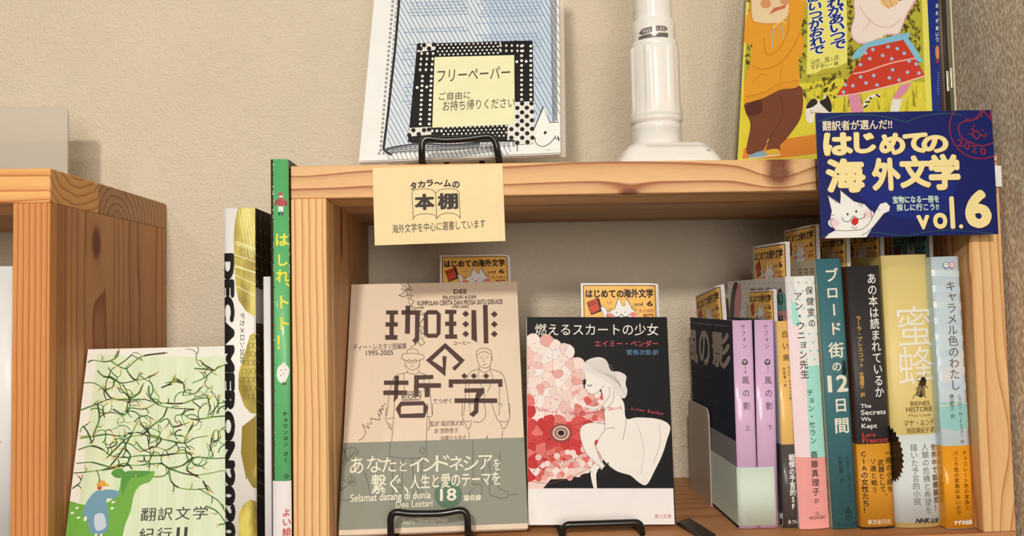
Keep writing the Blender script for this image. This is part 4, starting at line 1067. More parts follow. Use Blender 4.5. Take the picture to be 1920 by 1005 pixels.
for i in range(13):
    for r in range(30):
        d0 = .004 + i * .010; z0 = bk.H - .012 - r * .0085
        if z0 < .004: continue
        for a_, b_ in ((0, 0), (1, 0), (0, 1), (1, 1)):
            x0_, y0_ = d0 + .0006 + a_ * .0027, z0 + .0006 + b_ * .0027
            A.uv([(-x0_, y0_), (-x0_ - .0022, y0_), (-x0_ - .0022, y0_ + .0022), (-x0_, y0_ + .0022)], (210, 194, 160)); A.layer -= 1
A.done()

# black spine with orange band
t, bk = shelf_book('hardcover_book', 'black spined book with yellow author line and orange paper band', (1617, 993.8), (1683.4, 994.6), (1591, 501.6), (1650.6, 498.5), .130, [(96, 56, 36), (52, 48, 48), (60, 48, 44)], rough=.5, bulge=.0016, ct=.0016)
zo = hy(1612, 832.5, bk.O.y).z - bk.O.z
bk.shell('paper_band', .0012, zo, .0003, .0002, [mat((226, 152, 44), .45, .3, .1)] * 3)
A = Art('spine_lettering', bk.spine(.0004), t, .5)
A.vtext('あの本は読まれているか', 1633.6, 522.5, 1648.5, 735, 21.5, (240, 234, 224), .014, .9)
A.split('author_lettering')
A.vtext('ラーラ・プレスコット', 1608.8, 597, 1614.6, 685, 9.8, (232, 178, 76), .012); A.vtext('吉澤康子 訳', 1614.6, 702, 1617.2, 740, 9, (232, 178, 76), .008)
A.split('foreign_title')
for s_, b_, c_ in (('The', (1612.8, 757.5, 1632.6, 764.2), (232, 224, 212)), ('Secrets', (1613.5, 768.6, 1661.5, 776.2), (232, 224, 212)), ('We', (1614, 782, 1632, 789), (232, 224, 212)), ('Kept', (1615, 794.5, 1644, 804.5), (232, 224, 212)), ('Lara', (1616, 811.5, 1641, 818), (198, 66, 60)), ('Prescott', (1616.3, 821, 1667, 828.5), (198, 66, 60))): A.text(s_, *b_, c_, .02)
K = (58, 34, 18)
A.split('band_lettering')
A.vtext('一冊の小説を', 1664.6, 850, 1669.8, 917, 12.5, K, .012); A.vtext('武器として、', 1650.4, 867, 1656, 930, 12.5, K, .014); A.vtext('ソ連と戦う', 1636, 865, 1639, 918, 12, K, .01); A.vtext('CIAの女性たち！', 1618.6, 851, 1624.4, 957, 13, K, .022)
A.split('publisher_lettering')
A.text('東京創元社', 1626, 974, 1671.5, 981.5, (240, 222, 180), .008)
A.split('scratched_specks')
for y_ in range(535, 760, 13): A.line([(1648 + (y_ % 5) + (y_ - 500) * .05, y_), (1651 + (y_ - 500) * .05, y_ + 1.5)], 1, (92, 86, 82)); A.layer -= 1
A.layer += 1
A.done()

# thick yellow spine with white band
t, bk = shelf_book('hardcover_book', 'thickest book of the row, pale yellow with a bee and white lower band', (1684.4, 992.5), (1773.6, 992.5), (1657.4, 481), (1742.3, 478), .130, [(232, 200, 112), (236, 208, 130), (232, 200, 112)], pages=(236, 214, 150), rough=.5, bulge=.0035, ct=.0016)
zo = hy(1680, 815, bk.O.y).z - bk.O.z
bk.shell('paper_band', .0035, zo, .0003, .0002, [mat((226, 228, 222), .5, .3)] * 3)
A = Art('spine_lettering', bk.spine(.0004), t, .5)
A.text('蜜', 1679, 575, 1750, 649, (246, 236, 208), -.012); A.text('蜂', 1681, 650, 1754, 722, (246, 236, 208), -.012)
A.split('bee_figure')
BB = (62, 44, 28)
A.blob([(1729, 706), (1736, 712), (1735, 722), (1732, 732), (1728, 744), (1722, 743), (1719, 732), (1722, 718)], BB, 5); A.ell(1730, 711, 4.5, 4, (44, 32, 24))
A.blob([(1722, 722), (1716, 738), (1721, 742), (1727, 728)], (140, 116, 76), 4); A.blob([(1733, 722), (1734, 740), (1729, 742), (1728, 728)], (150, 124, 80), 4)
for pts in (((1724, 716), (1714, 708)), ((1733, 708), (1736, 700)), ((1727, 708), (1718, 707)), ((1721, 735), (1712, 742), (1711, 748)), ((1731, 738), (1736, 746)), ((1723, 726), (1715, 728)), ((1734, 722), (1740, 728))): A.line(list(pts), 1, BB)
A.split('foreign_title')
BR = (112, 82, 44)
A.text('BIENES', 1705.8, 752.4, 1743.6, 759, BR, 0); A.text('HISTORIE', 1698.2, 763, 1750, 770.6, BR, 0); A.text('Maja Lunde', 1703, 776, 1746.6, 781.2, (168, 134, 84), 0)
A.split('author_lettering')
A.text('マヤ・ルンデ', 1694, 786.8, 1753.8, 797, BR, 0, slant=.2); A.text('池田真紀子 訳', 1698, 801.8, 1754, 810.4, BR, 0)
A.split('band_lettering')
A.vtext('世界中で話題騒然！', 1751, 839, 1757.4, 952, 13, (122, 92, 60), .03, .95); A.vtext('人類の危機と希望を', 1732.8, 838, 1740.4, 956, 14.5, (120, 116, 108), -.006); A.vtext('描いた予言的小説', 1711.6, 839, 1718.8, 940, 14.5, (120, 116, 108), -.006)
A.split('publisher_lettering')
A.text('NHK', 1716, 971.6, 1743, 979.4, (46, 42, 40), .04, slant=.35); A.text('出版', 1744, 971.2, 1762.2, 979.6, (46, 42, 40), .02, slant=.25)
A.done()
A = Art('sunburst_mark', side_surf(bk, .0004), t, .5)
cxv = A.q(1683, 855); pts = []
for k in range(60):
    a = 2 * math.pi * k / 60; r_ = .021 if k % 2 else .0185; pts.append((cxv[0] - .012 + r_ * math.cos(a), cxv[1] + r_ * math.sin(a)))
A.uv(pts, (52, 40, 28)); A.done()

# pale blue spine at the right post
t, bk = shelf_book('hardcover_book', 'pale blue spined book with orange band, last of the row beside the right post', (1776.8, 993.8), (1829, 993.8), (1745.6, 483), (1799.4, 482), .128, [(196, 208, 206), (208, 220, 222), (196, 208, 206)], rough=.28, coat=.4, bulge=.0014, ct=.0016)
zo = hy(1772, 836, bk.O.y).z - bk.O.z
bk.shell('paper_band', .0004, zo, .0003, .0002, [mat((244, 160, 30), .22, .4, .6)] * 3)
A = Art('spine_pattern', bk.spine(), t, .3, coat=.4, clip=(0, 0, bk.T, bk.H))
for k, y_ in enumerate(range(505, 740, 30)): A.poly([(1740, y_), (1815, y_ + 3), (1815, y_ + 15), (1740, y_ + 12)], (203, 217, 220) if k % 2 else (212, 223, 224))
A.poly([(1766, 700), (1806, 655), (1808, 700), (1770, 720)], (226, 222, 214)); A.poly([(1758, 755), (1822, 753), (1822, 800), (1790, 808), (1758, 800)], (156, 206, 198)); A.line([(1762, 762), (1780, 760), (1800, 755), (1814, 757)], 2, (226, 220, 178))
A.done()
A = Art('spine_lettering', bk.spine(.0004), t, .3)
K = (116, 104, 98)
A.vtext('キャラメル色のわたし', 1781.6, 536.5, 1790.4, 722, 21, K, -.006); A.split('author_lettering')
A.vtext('シャロン・M・ドレイパー 作', 1798.4, 743, 1804, 828, 8.4, K, 0, .9); A.vtext('横山和江 訳', 1783.4, 743, 1785.6, 780, 8.6, K, 0)
A.split('face_marks')
A.ring(1773, 497, 5.5, 1.2, (96, 140, 190)); A.ring(1784, 497, 5.5, 1.2, (206, 98, 100)); A.ell(1784, 497, 4.8, 4.8, (244, 214, 206)); A.ell(1773, 497, 4.8, 4.8, (236, 232, 226))
for x in (1771, 1775, 1782, 1786): A.line([(x, 502), (x, 505)], .9, (150, 110, 120))
for x in (1771.5, 1775, 1782, 1785.5): A.ell(x, 496, .8, .8, (90, 80, 90), 8)
A.split('band_lettering')
K = (110, 54, 14)
A.vtext('チョコレート色の家族と', 1807.8, 849, 1813.4, 952, 9.6, K, .008); A.vtext('バニラ色の家族のあいだで', 1790.4, 850, 1797, 962, 9.6, K, .012)
A.split('publisher_lettering')
A.text('すずき出版', 1788, 975.4, 1823, 982.6, (250, 240, 224), .05)
A.done()

for q, (tl, tr, xc, lab, kind) in enumerate((((1304, 554.5), (1346, 533.8), .2872, 'small orange cat card tilted, rising behind the navy cover of the pink pair', 'n'),
        ((1403, 545), (1446, 542.5), .3026, 'small orange cat card standing above the second pink spine', 'n'),
        ((1412, 462.5), (1468, 453.3), .3292, 'small orange cat card above the dotted white and mint book', 'n'),
        ((1470.8, 433), (1525, 420.5), .3515, 'highest of the small orange cat cards, above the teal spine', 'n'),
        ((1527.5, 444.6), (1583, 437), .3710, 'small orange cat card half under the blue sign, above the black spine', 'n'),
        ((1585, 437), (1646, 428), .3968, 'small orange cat card under the blue sign, left of the thick yellow book', 'n'),
        ((1672, 438), (1738, 430), .4288, 'teal tinted cat card under the blue sign, above the pale blue spine', 't'))):
    mini_side(tl, tr, xc, lab, kind)

# ------------------------------------------------------------------ metal bookend and flat black foot
xb = b1.O.x - .0022
pts = [hx(1334, 964, xb), hx(1329, 768, xb), hx(1289, 747, xb), hx(1293, 932, xb)]
yf, yb_ = pts[0].y, min(pts[2].y, .165); zt2 = (pts[1].z + pts[2].z) / 2
be = thing('bookend', (xb, (yf + yb_) / 2, 0), 'beige sheet metal bookend holding the left end of the upright books', 'bookend')
bm = bmesh.new(); prof = [(yf, .0006)]; r = .008
for k in range(7):
    a = math.pi / 2 * k / 6; prof.append((yf + r - r * math.cos(a), zt2 - r + r * math.sin(a)))
for k in range(7):
    a = math.pi / 2 * k / 6; prof.append((yb_ - r + r * math.sin(a), zt2 - r + r * math.cos(a)))
prof.append((yb_, .0006))
f0 = [bm.verts.new((xb, p[0], p[1])) for p in prof]; f1 = [bm.verts.new((xb + .0012, p[0], p[1])) for p in prof]
bm.faces.new(f0); bm.faces.new(f1)
for k in range(len(prof)): bm.faces.new((f0[k], f0[(k + 1) % len(prof)], f1[(k + 1) % len(prof)], f1[k]))
bem = mat((190, 170, 148), .38, .5)
put('upright_plate', bm, bem, be, bevel=.0004)
put('base_plate', box((xb - .0002, yf + .001, 0), (xb + .0018, yb_ - .001, .0009)), bem, be)
A = Art('stamped_marks', Surf((xb, 0, 0), -Y, Z, .0001), be, .5)
for x, s_ in ((1296, '図'), (1304, 'L'), (1310, '−'), (1316, 'ロ'), (1322, '・')): A.text(s_, x, 925 + (x - 1296) * .75, x + 5, 938 + (x - 1296) * .8, (70, 58, 46), .02)
A.done()
q = [hz(1268, 978, .0028), hz(1292, 970, .0028), hz(1342, 1000.5, .0028), hz(1316, 1006, .0028)]
bm = bmesh.new(); up_ = [bm.verts.new(p) for p in q]; lo_ = [bm.verts.new((p.x, p.y, .0002)) for p in q]
bm.faces.new(up_); bm.faces.new(lo_)
for k in range(4): bm.faces.new((up_[k], up_[(k + 1) % 4], lo_[(k + 1) % 4], lo_[k]))
o = put('metal_strap', bm, mat((40, 34, 30), .3, .5), bevel=.0007, origin=((q[0] + q[2]) / 2).to_3d() * 1)
tag(o, 'flat black metal strap lying on the shelf right of the black covered book', 'metal strap')
# ------------------------------------------------------------------ brown coffee book leaning on its easel
BLc, TLc = hy(625, 994.5, .020), hy(652, 533.5, .088)
BLc.x = max(BLc.x, .0022); TLc.x = max(TLc.x, .0024); BLc.z = .0062
u = (hy(977, 987, .0225) - hy(622, 994.5, .020)); u.z = 0; u.normalize(); v = TLc - BLc; v = (v - u * v.dot(u)).normalized(); n = u.cross(v)
Wd, Ht = .1325, (TLc - BLc).length
t = thing('hardcover_book', BLc + u * Wd / 2, 'kraft brown hardcover with big block lettering and grey green band, leaning on easel', 'book')
bk = Book(t, BLc, -n, u, v, .0155, Wd, Ht, .0006, .0024, [(230, 204, 174)] * 3, pages=(236, 224, 196), rough=.6, bump=.4, over=.004)
put('endpaper', obox(BLc - n * .00245 + u * .003 + v * .0035, u * (Wd - .006), v * (Ht - .007), -n * .0007), mat((44, 52, 44)), t)
S = Surf(BLc, u, v); G3 = lambda x, y: (610 + x / 3.241, 470 + y / 3.241); G4 = lambda x, y: (610 + x / 3.792, 740 + y / 3.792)
zo = S.px(800, 826)[1]
put('paper_band', obox(BLc + n * .00015 + v * .0035 - u * .0003, u * (Wd + .0004), v * (zo - .0035), n * .0002), mat((146, 144, 126), .65, .3, 0, .3), t)
A = Art('vine_drawing', S, t, .6, clip=(0, .0, Wd, Ht)); LN = (108, 92, 72)
def ln(pts, w=1.1, g=G3, sm=True, c=LN): A.line([g(*p) for p in pts], w, c, sm and len(pts) > 2)
# leafy vine along the top
ln([(455, 200), (475, 215), (462, 235), (490, 240), (470, 262), (448, 270), (472, 282), (500, 270), (530, 272), (512, 295), (540, 305), (520, 335), (545, 350), (600, 345), (575, 370), (608, 385), (570, 392)], 1.3, sm=False)
ln([(500, 200), (520, 225), (495, 232), (530, 242)], 1.3, sm=False); ln([(545, 350), (560, 420), (600, 410), (570, 450), (600, 470), (575, 490), (612, 520), (585, 535), (605, 560), (580, 580), (560, 545), (540, 575), (515, 590)], 1.3, sm=False)
ln([(480, 200), (500, 260), (510, 320), (545, 380), (570, 440), (580, 520), (545, 575)], 1)
A.split('vine_drawing')
ln([(365, 930), (345, 950), (350, 965), (322, 975), (340, 985), (330, 1005)], 1.1, sm=False)
A.split('man_drawing')
# man in hat
ln([(462, 655), (470, 630), (495, 625), (500, 605), (530, 597), (560, 605), (568, 628), (595, 635), (598, 655), (560, 668), (500, 670), (462, 655)]); ln([(497, 628), (530, 622), (566, 630)], 1)
ln([(482, 660), (488, 690), (505, 715), (530, 725), (560, 712), (572, 685), (576, 660)]); A.ring(*G3(511, 672), 3.6, .9, LN, 16); A.ring(*G3(545, 671), 3.6, .9, LN, 16); ln([(522, 670), (534, 670)], .9)
ln([(522, 682), (528, 690), (535, 688)], .8); ln([(515, 702), (528, 705), (540, 701)], .8); ln([(482, 690), (490, 720)], .8); ln([(574, 690), (568, 715)], .8)
ln([(500, 725), (500, 740), (545, 752), (570, 738), (562, 722)]); ln([(500, 740), (430, 760), (405, 800), (385, 900), (372, 1005)]); ln([(570, 740), (620, 760), (635, 800), (640, 900), (650, 1005)])
ln([(478, 745), (480, 860)], 1); ln([(600, 745), (600, 860)], 1); ln([(425, 850), (415, 1005)], 1)
ln([(435, 90), (430, 170), (450, 215), (470, 255)], 1.1, G4); ln([(440, 172), (490, 165)], 1.1, G4); ln([(492, 60), (478, 260), (462, 445)], 1.1, G4); ln([(728, 60), (722, 250), (716, 445)], 1.1, G4); ln([(462, 445), (600, 458), (716, 445)], 1.1, G4)
ln([(762, 60), (760, 150), (720, 155)], 1.1, G4); ln([(740, 160), (740, 230), (725, 255)], 1.1, G4); ln([(455, 200), (452, 240)], 1, G4); ln([(470, 205), (468, 250)], 1, G4)
A.split('man_drawing')
# man in jacket
ln([(920, 640), (918, 615), (935, 600), (955, 592), (990, 598), (1008, 615), (1010, 645), (1005, 690), (985, 710), (960, 712), (935, 695), (922, 660), (920, 640)]); ln([(925, 640), (940, 620), (975, 615), (1005, 632)], 1)
ln([(938, 650), (955, 648)], 1); ln([(975, 648), (992, 648)], 1); ln([(964, 655), (960, 672), (970, 674)], .8); ln([(952, 690), (968, 693), (982, 689)], .9); ln([(1010, 640), (1016, 655), (1008, 672)], .9)
ln([(935, 700), (935, 718), (965, 740), (1000, 722), (1000, 702)]); ln([(935, 718), (880, 740), (855, 800), (850, 900), (840, 1005)]); ln([(1000, 718), (1070, 745), (1095, 800), (1110, 900), (1120, 1005)])
ln([(935, 718), (930, 780), (965, 860), (960, 930)], 1); ln([(1000, 722), (1015, 780), (985, 860)], 1); ln([(870, 930), (905, 935)], 1); ln([(1045, 935), (1070, 930), (1068, 950)], 1); ln([(870, 800), (880, 1005)], 1); ln([(1060, 800), (1055, 1005)], 1)
ln([(975, 60), (972, 150), (995, 190), (1040, 185)], 1.1, G4); ln([(990, 195), (1018, 250), (1040, 195)], 1.1, G4); ln([(1130, 60), (1140, 150), (1100, 195), (1050, 190)], 1.1, G4); ln([(1180, 60), (1215, 160), (1240, 190), (1305, 180), (1310, 60)], 1.1, G4); ln([(1240, 195), (1268, 245), (1305, 190)], 1.1, G4)
ln([(1018, 262), (1025, 320), (1045, 500), (1048, 620)], 1.1, G4); ln([(1262, 255), (1240, 430), (1235, 620)], 1.1, G4); ln([(1152, 290), (1130, 400), (1118, 620)], 1.1, G4); ln([(1152, 290), (1160, 400), (1178, 620)], 1.1, G4)
A.split('vine_drawing')
ln([(430, 65), (400, 85), (415, 105), (388, 100), (400, 140), (375, 130), (390, 180), (320, 170), (330, 210), (300, 205), (312, 240), (265, 212), (290, 270), (268, 310), (235, 325)], 1.1, G4, False)
A.done()
A = Art('band_drawing', Surf(BLc, u, v, .00036), t, .65, clip=(-.0002, .0036, Wd, zo)); LB = (84, 82, 70)
def lb(pts, w=1.1, sm=True): A.line([G4(*p) for p in pts], w, LB, sm and len(pts) > 2)
for pts in ([(462, 340), (456, 440)], [(718, 330), (720, 440)], [(456, 440), (600, 456), (720, 443)], [(475, 455), (480, 640)], [(552, 455), (545, 640)], [(620, 455), (628, 640)], [(690, 455), (680, 640)], [(675, 380), (700, 380), (702, 415), (677, 415), (675, 380)],
            [(1048, 330), (1052, 640)], [(1125, 420), (1118, 640)], [(1160, 420), (1175, 630)], [(1240, 400), (1228, 630)], [(475, 645), (545, 650), (540, 700), (560, 740), (545, 758), (460, 755), (452, 730), (480, 700), (475, 645)], [(625, 648), (680, 650), (690, 690), (712, 720), (700, 740), (625, 735), (622, 700), (625, 648)],
            [(1048, 640), (1105, 640), (1112, 690), (1100, 712), (1030, 715), (1030, 690), (1055, 675)], [(1170, 632), (1228, 630), (1232, 660), (1290, 695), (1300, 725), (1250, 738), (1180, 715), (1165, 690), (1170, 632)],
            [(95, 750), (240, 748), (310, 735), (330, 720), (450, 722)], [(1310, 715), (1345, 708), (1370, 712)], [(70, 720), (60, 640), (90, 540), (150, 450)], [(320, 720), (300, 610), (270, 540)],
            [(120, 380), (150, 420), (150, 470), (140, 505)], [(240, 400), (200, 425), (155, 470)], [(180, 375), (170, 430), (155, 465)], [(215, 385), (180, 440)], [(135, 400), (165, 380), (205, 378), (235, 402), (215, 440), (165, 470), (140, 440), (135, 400)],
            [(180, 565), (160, 600), (180, 620), (190, 570)], [(120, 600), (150, 620), (180, 625), (215, 600), (190, 590)], [(180, 625), (140, 660), (105, 690), (125, 655)], [(180, 625), (220, 625), (205, 650), (170, 640)], [(500, 680), (530, 672), (515, 700)], [(645, 665), (670, 690), (650, 700)]):
    if pts[0] in ((1048, 330), (320, 720)): A.split('band_drawing')
    lb(pts)
lb([(78, 345), (100, 325), (92, 360), (110, 350), (98, 378)], 1.2, False); lb([(140, 330), (160, 345), (180, 332), (200, 345), (230, 322), (270, 330)], 1.1, False)
A.done()
A = Art('band_lettering', Surf(BLc, u, v, .00052), t, .6, clip=(0, .0036, Wd, zo)); CM = (240, 230, 200)
A.ell(*G4(874, 712), 26, 26, (88, 118, 90), 36)
bx = [(180, 445, 270, 562), (298, 438, 400, 552), (405, 450, 505, 548), (530, 475, 580, 545), (600, 448, 700, 548), (695, 448, 795, 545), (785, 432, 885, 545), (880, 440, 985, 538), (980, 436, 1090, 538), (1090, 432, 1190, 530), (1195, 455, 1245, 538)]
A.brush('あなたとインドネシアを', [(*G4(a, b_), *G4(c, d)) for a, b_, c, d in bx], CM, .006)
A.text('繋ぐ、', *G4(330, 568), *G4(592, 698), CM, .006); A.text('人生と愛のテーマを', *G4(605, 568), *G4(1245, 648), CM, .014, rot=.012)
A.text('18', *G4(816, 668), *G4(932, 754), CM, .02); A.text('篇収録', *G4(982, 714), *G4(1108, 752), CM, .02)
A.text('Selamat datang di dunia', *G4(180, 706), *G4(750, 758), CM, .012, rot=.01); A.text('Dee Lestari', *G4(503, 757), *G4(762, 797), CM, .012)
A.split('publisher_lettering')
A.text('上智大学出版', *G4(628, 862), *G4(796, 882), CM, .0); A.text('Sophia University Press', *G4(553, 886), *G4(867, 917), CM, .0)
A.done()
A = Art('title_lettering', Surf(BLc, u, v, .0003), t, .6); BN = (76, 50, 44)
def sh(g, *pts): A.poly([g(*p) for p in pts], BN); A.layer -= 1
def bar(x0, y0, x1, y1, g=G3): sh(g, (x0, y0), (x1, y0), (x1, y1), (x0, y1))
def dia(x, y, r=21): sh(G3, (x - r, y), (x, y - r * .95), (x + r, y), (x, y + r * .95))
bar(370, 364, 442, 388); bar(366, 436, 440, 462); bar(364, 514, 438, 542); bar(392, 388, 418, 436); bar(390, 462, 416, 514)
bar(463, 363, 576, 390); sh(G3, (488, 335), (516, 335), (514, 505), (484, 505)); sh(G3, (546, 390), (574, 390), (570, 540), (546, 568), (528, 545), (544, 530))
for a in (((598, 385), (622, 362), (622, 390), (600 + 24, 395), (624, 500), (598, 505)), ((622, 362), (678, 362), (678, 388), (622, 388)), ((678, 362), (702, 386), (700, 505), (676, 500), (676, 392)), ((598, 505), (624, 500), (628, 505), (672, 505), (676, 500), (700, 505), (678, 530), (622, 530))): sh(G3, *a)
bar(728, 360, 796, 385); bar(728, 432, 796, 458); bar(728, 510, 801, 536); bar(752, 385, 779, 432); bar(752, 458, 779, 510)
sh(G3, (888, 362), (916, 362), (922, 558), (888, 538)); sh(G3, (958, 330), (986, 330), (991, 564), (963, 564))
for y_ in (385, 447, 507): dia(853, y_)
for y_ in (387, 448, 507): dia(1027, y_)
A.line([G3(*p) for p in ((724, 642), (722, 738), (630, 668), (728, 578), (830, 672), (778, 722))], 7.6, BN)
bar(357, 790, 505, 816); bar(353, 850, 498, 878); sh(G3, (420, 762), (448, 762), (440, 895), (414, 922), (418, 880))
sh(G3, (540, 758), (656, 756), (656, 780), (568, 784), (566, 888), (538, 888)); bar(566, 806, 703, 834); bar(604, 832, 634, 890)
for a in (((500, 100), (535, 50), (548, 80), (537, 90), (537, 138), (545, 140), (530, 166)), ((535, 50), (700, 47), (697, 75), (548, 80)), ((700, 47), (733, 92), (706, 165), (690, 134), (697, 130), (697, 75)), ((530, 166), (545, 138), (690, 132), (706, 165))): sh(G4, *a)
for x in (845, 903, 977): dia(x, 762, 19)
sh(G3, (750, 783), (1076, 782), (1076, 828), (1050, 828), (1050, 808), (776, 810), (776, 832), (750, 832))
sh(G3, (845, 838), (966, 836), (966, 862), (934, 902), (908, 902), (918, 862), (845, 864)); bar(785, 898, 1044, 926)
sh(G4, (1060, 30), (1092, 28), (1088, 125), (1052, 160), (1024, 140), (1056, 112))
A.layer += 1
A.split('foreign_title')
A.text('DEE', *G3(780, 236), *G3(860, 262), BN, .02); A.text('FILOSOFI KOPI', *G3(715, 276), *G3(915, 294), BN, .02); A.text('KUMPULAN CERITA DAN PROSA SATU DEKADE', *G3(560, 306), *G3(1078, 325), BN, .02); A.text('1995-2005', *G3(770, 334), *G3(872, 349), BN, .015, slant=.2)
A.split('reading_aid')
A.text('コーヒー', *G3(778, 553), *G3(885, 571), BN, .01); A.text('てつがく', *G3(655, 900), *G3(768, 928), BN, .01)
A.split('author_lettering')
A.text('ディー・レスタリ短編集', *G3(170, 568), *G3(495, 598), (84, 70, 60), 0); A.text('1995-2005', *G3(248, 607), *G3(412, 635), (84, 70, 60), .005)
A.split('translator_lettering')
R_ = (128, 76, 64)
A.text('監訳 福武慎太郎', *G4(745, 189), *G4(985, 220), R_, 0); A.text('訳 西野恵子', *G4(776, 241), *G4(945, 272), R_, 0); A.text('加藤ひろあき', *G4(820, 293), *G4(1000, 318), R_, 0)
A.split('shirt_lettering')
A.text('FILOSOFI', *G3(468, 855), *G3(582, 875), (96, 82, 66), .02); A.text('KOPI', *G3(465, 878), *G3(580, 898), (96, 82, 66), .02); A.line([G3(465, 908), G3(578, 906)], 1.6, (96, 82, 66))
A.done()
n1 = n
place_mini(cut(825, 479, BLc - n1 * .0046, n1), u, v, 'small orange cat card standing above the brown block lettered book', 'n', .99)
ey = .0035
fr = [Vector((hy(733, 1000, ey).x, ey, .0021)), hy(732, 958, ey), hy(768, 963.5, ey), hy(830, 963, ey), hy(876, 953.5, ey), Vector((hy(878, 1000, ey).x, ey, .0021))]
easel('black wire easel holding the brown book, high front loop', fr, 0, .112, (0, .112, .09))

# ------------------------------------------------------------------ black paperback on the second easel
O, u, v, Wd, Ht = fitquad((987, 594), (1249, 595), (1267, 984), (991, 984), .0056)
n = u.cross(v)
t = thing('paperback_book', O + u * Wd / 2, 'glossy black paperback with a pale crouching girl and a big red fish on its cover', 'book')
bk = Book(t, O + u * Wd, -n, -u, v, .0105, Wd, Ht, .001, .0007, [mat((22, 22, 24), .5, .12), mat((26, 34, 42), .35, .3), (235, 230, 225)], rough=.4, over=.0004)
S = Surf(O, u, v); G = lambda x, y: (970 + x / 2.0727, 520 + y / 2.0727)
A = Art('cover_illustration', S, t, .5, spec=.12, clip=(0.0001, 0.0001, Wd - .0004, Ht))
CR_, GR_ = (240, 228, 214), (110, 98, 92)
A.poly([G(30, 820), G(608, 820), G(618, 980), G(30, 980)], (240, 230, 224))
fish = [(20, 245), (60, 237), (120, 250), (170, 262), (215, 300), (242, 345), (250, 420), (268, 450), (300, 445), (345, 470), (350, 500), (330, 540), (346, 575), (338, 600), (300, 600), (325, 640), (345, 690), (320, 720), (270, 760), (200, 782), (130, 785), (100, 820), (20, 822)]
A.poly([G(*p) for p in fish], (240, 206, 190))
A.blob([G(*p) for p in ((20, 450), (70, 470), (110, 545), (230, 555), (290, 520), (345, 540), (338, 590), (270, 600), (250, 640), (290, 690), (240, 720), (150, 720), (90, 700), (60, 770), (20, 760))], (214, 72, 66), 4)
A.blob([G(*p) for p in ((20, 600), (80, 580), (110, 620), (100, 700), (140, 740), (60, 790), (20, 780))], (196, 50, 50), 4)
A.blob([G(*p) for p in ((120, 640), (200, 690), (280, 660), (300, 700), (220, 740), (130, 730))], (226, 110, 98), 4)
A.blob([G(*p) for p in ((40, 700), (120, 695), (190, 720), (180, 770), (90, 780), (50, 750))], (240, 220, 204), 4)
A.poly([G(70, 775), G(110, 742), G(140, 765), G(100, 785)], (190, 60, 56))
rnd = random.Random(12)
def inside(x, y_, poly):
    c = False; j = len(poly) - 1
    for i in range(len(poly)):
        if (poly[i][1] > y_) != (poly[j][1] > y_) and x < (poly[j][0] - poly[i][0]) * (y_ - poly[i][1]) / (poly[j][1] - poly[i][1]) + poly[i][0]: c = not c
        j = i
    return c
def cell(i, P, rm):
    x, y_ = P[i]; poly = [(x + rm * math.cos(.5236 * k), y_ + rm * math.sin(.5236 * k)) for k in range(12)]
    for j, (a, b_) in enumerate(P):
        if j == i or abs(a - x) + abs(b_ - y_) > 3 * rm: continue
        mx, my, nx, ny = (x + a) / 2, (y_ + b_) / 2, a - x, b_ - y_; out = []
        for k in range(len(poly)):
            p, q_ = poly[k - 1], poly[k]; dp = (p[0] - mx) * nx + (p[1] - my) * ny; dq = (q_[0] - mx) * nx + (q_[1] - my) * ny
            if (dp > 0) != (dq > 0): t_ = dp / (dp - dq); out.append((p[0] + (q_[0] - p[0]) * t_, p[1] + (q_[1] - p[1]) * t_))
            if dq <= 0: out.append(q_)
        poly = out
        if len(poly) < 3: return None
    return [(x + (p[0] - x) * .95, y_ + (p[1] - y_) * .95) for p in poly]
def cells(n, box_, rmin, rm, cols, ok):
    P = []
    for k in range(n * 30):
        x, y_ = rnd.uniform(box_[0], box_[2]), rnd.uniform(box_[1], box_[3])
        if inside(x, y_, fish) and ok(x, y_) and all(math.hypot(x - a, y_ - b_) > rmin * rnd.uniform(.55, 1.5) for a, b_ in P): P.append((x, y_))
        if len(P) >= n: break
    for i in range(len(P)):
        c_ = cell(i, P, rm)
        if not c_: continue
        L = smooth_loop(c_, 2)
        A.poly([G(*p) for p in L], rnd.choice(cols)); A.layer -= 1
    A.layer += 1
PALE = [(242, 220, 206), (238, 206, 192), (234, 190, 176), (240, 226, 214), (228, 164, 152), (240, 214, 200)]
MIDP = [(226, 130, 120), (214, 96, 88), (234, 168, 154), (222, 116, 106)]
REDS = [(206, 66, 62), (196, 52, 52), (214, 84, 76), (224, 116, 104), (202, 60, 56)]
A.poly([G(*p) for p in fish[:13] + [(230, 552), (110, 545), (20, 480)]], (206, 146, 134))
cells(62, (20, 240, 262, 548), 24, 30, PALE, lambda x, y_: y_ < 548 and not (x < 60 and y_ > 470))
cells(26, (225, 440, 350, 600), 13, 18, MIDP + PALE[:2], lambda x, y_: x > 225 and y_ > 440)
cells(40, (20, 470, 330, 720), 24, 34, REDS, lambda x, y_: (y_ > 560 or x < 60) and x < 300)
cells(46, (80, 660, 340, 790), 11, 13, PALE + MIDP, lambda x, y_: y_ > 690 - (x - 80) * .12)
for r, c in ((42, (150, 70, 62)), (34, (226, 190, 170)), (26, (120, 84, 74)), (20, (196, 160, 140)), (12, (30, 26, 28))): A.ell(*G(170, 605), r / 2.07, r * .85 / 2.07, c, 20)
for k in range(24):
    a = k * .2618; A.line([G(170 + 30 * math.cos(a), 605 + 26 * math.sin(a)), G(170 + 46 * math.cos(a), 605 + 40 * math.sin(a))], .8, (110, 60, 54)); A.layer -= 1
A.layer += 1
for pts in (((60, 560), (110, 600), (110, 680), (60, 760)), ((120, 560), (220, 575), (300, 540)), ((110, 690), (180, 720), (260, 690)), ((40, 790), (130, 800), (220, 770), (300, 730), (330, 690))): A.line([G(*p) for p in pts], .9, (140, 60, 56), True)
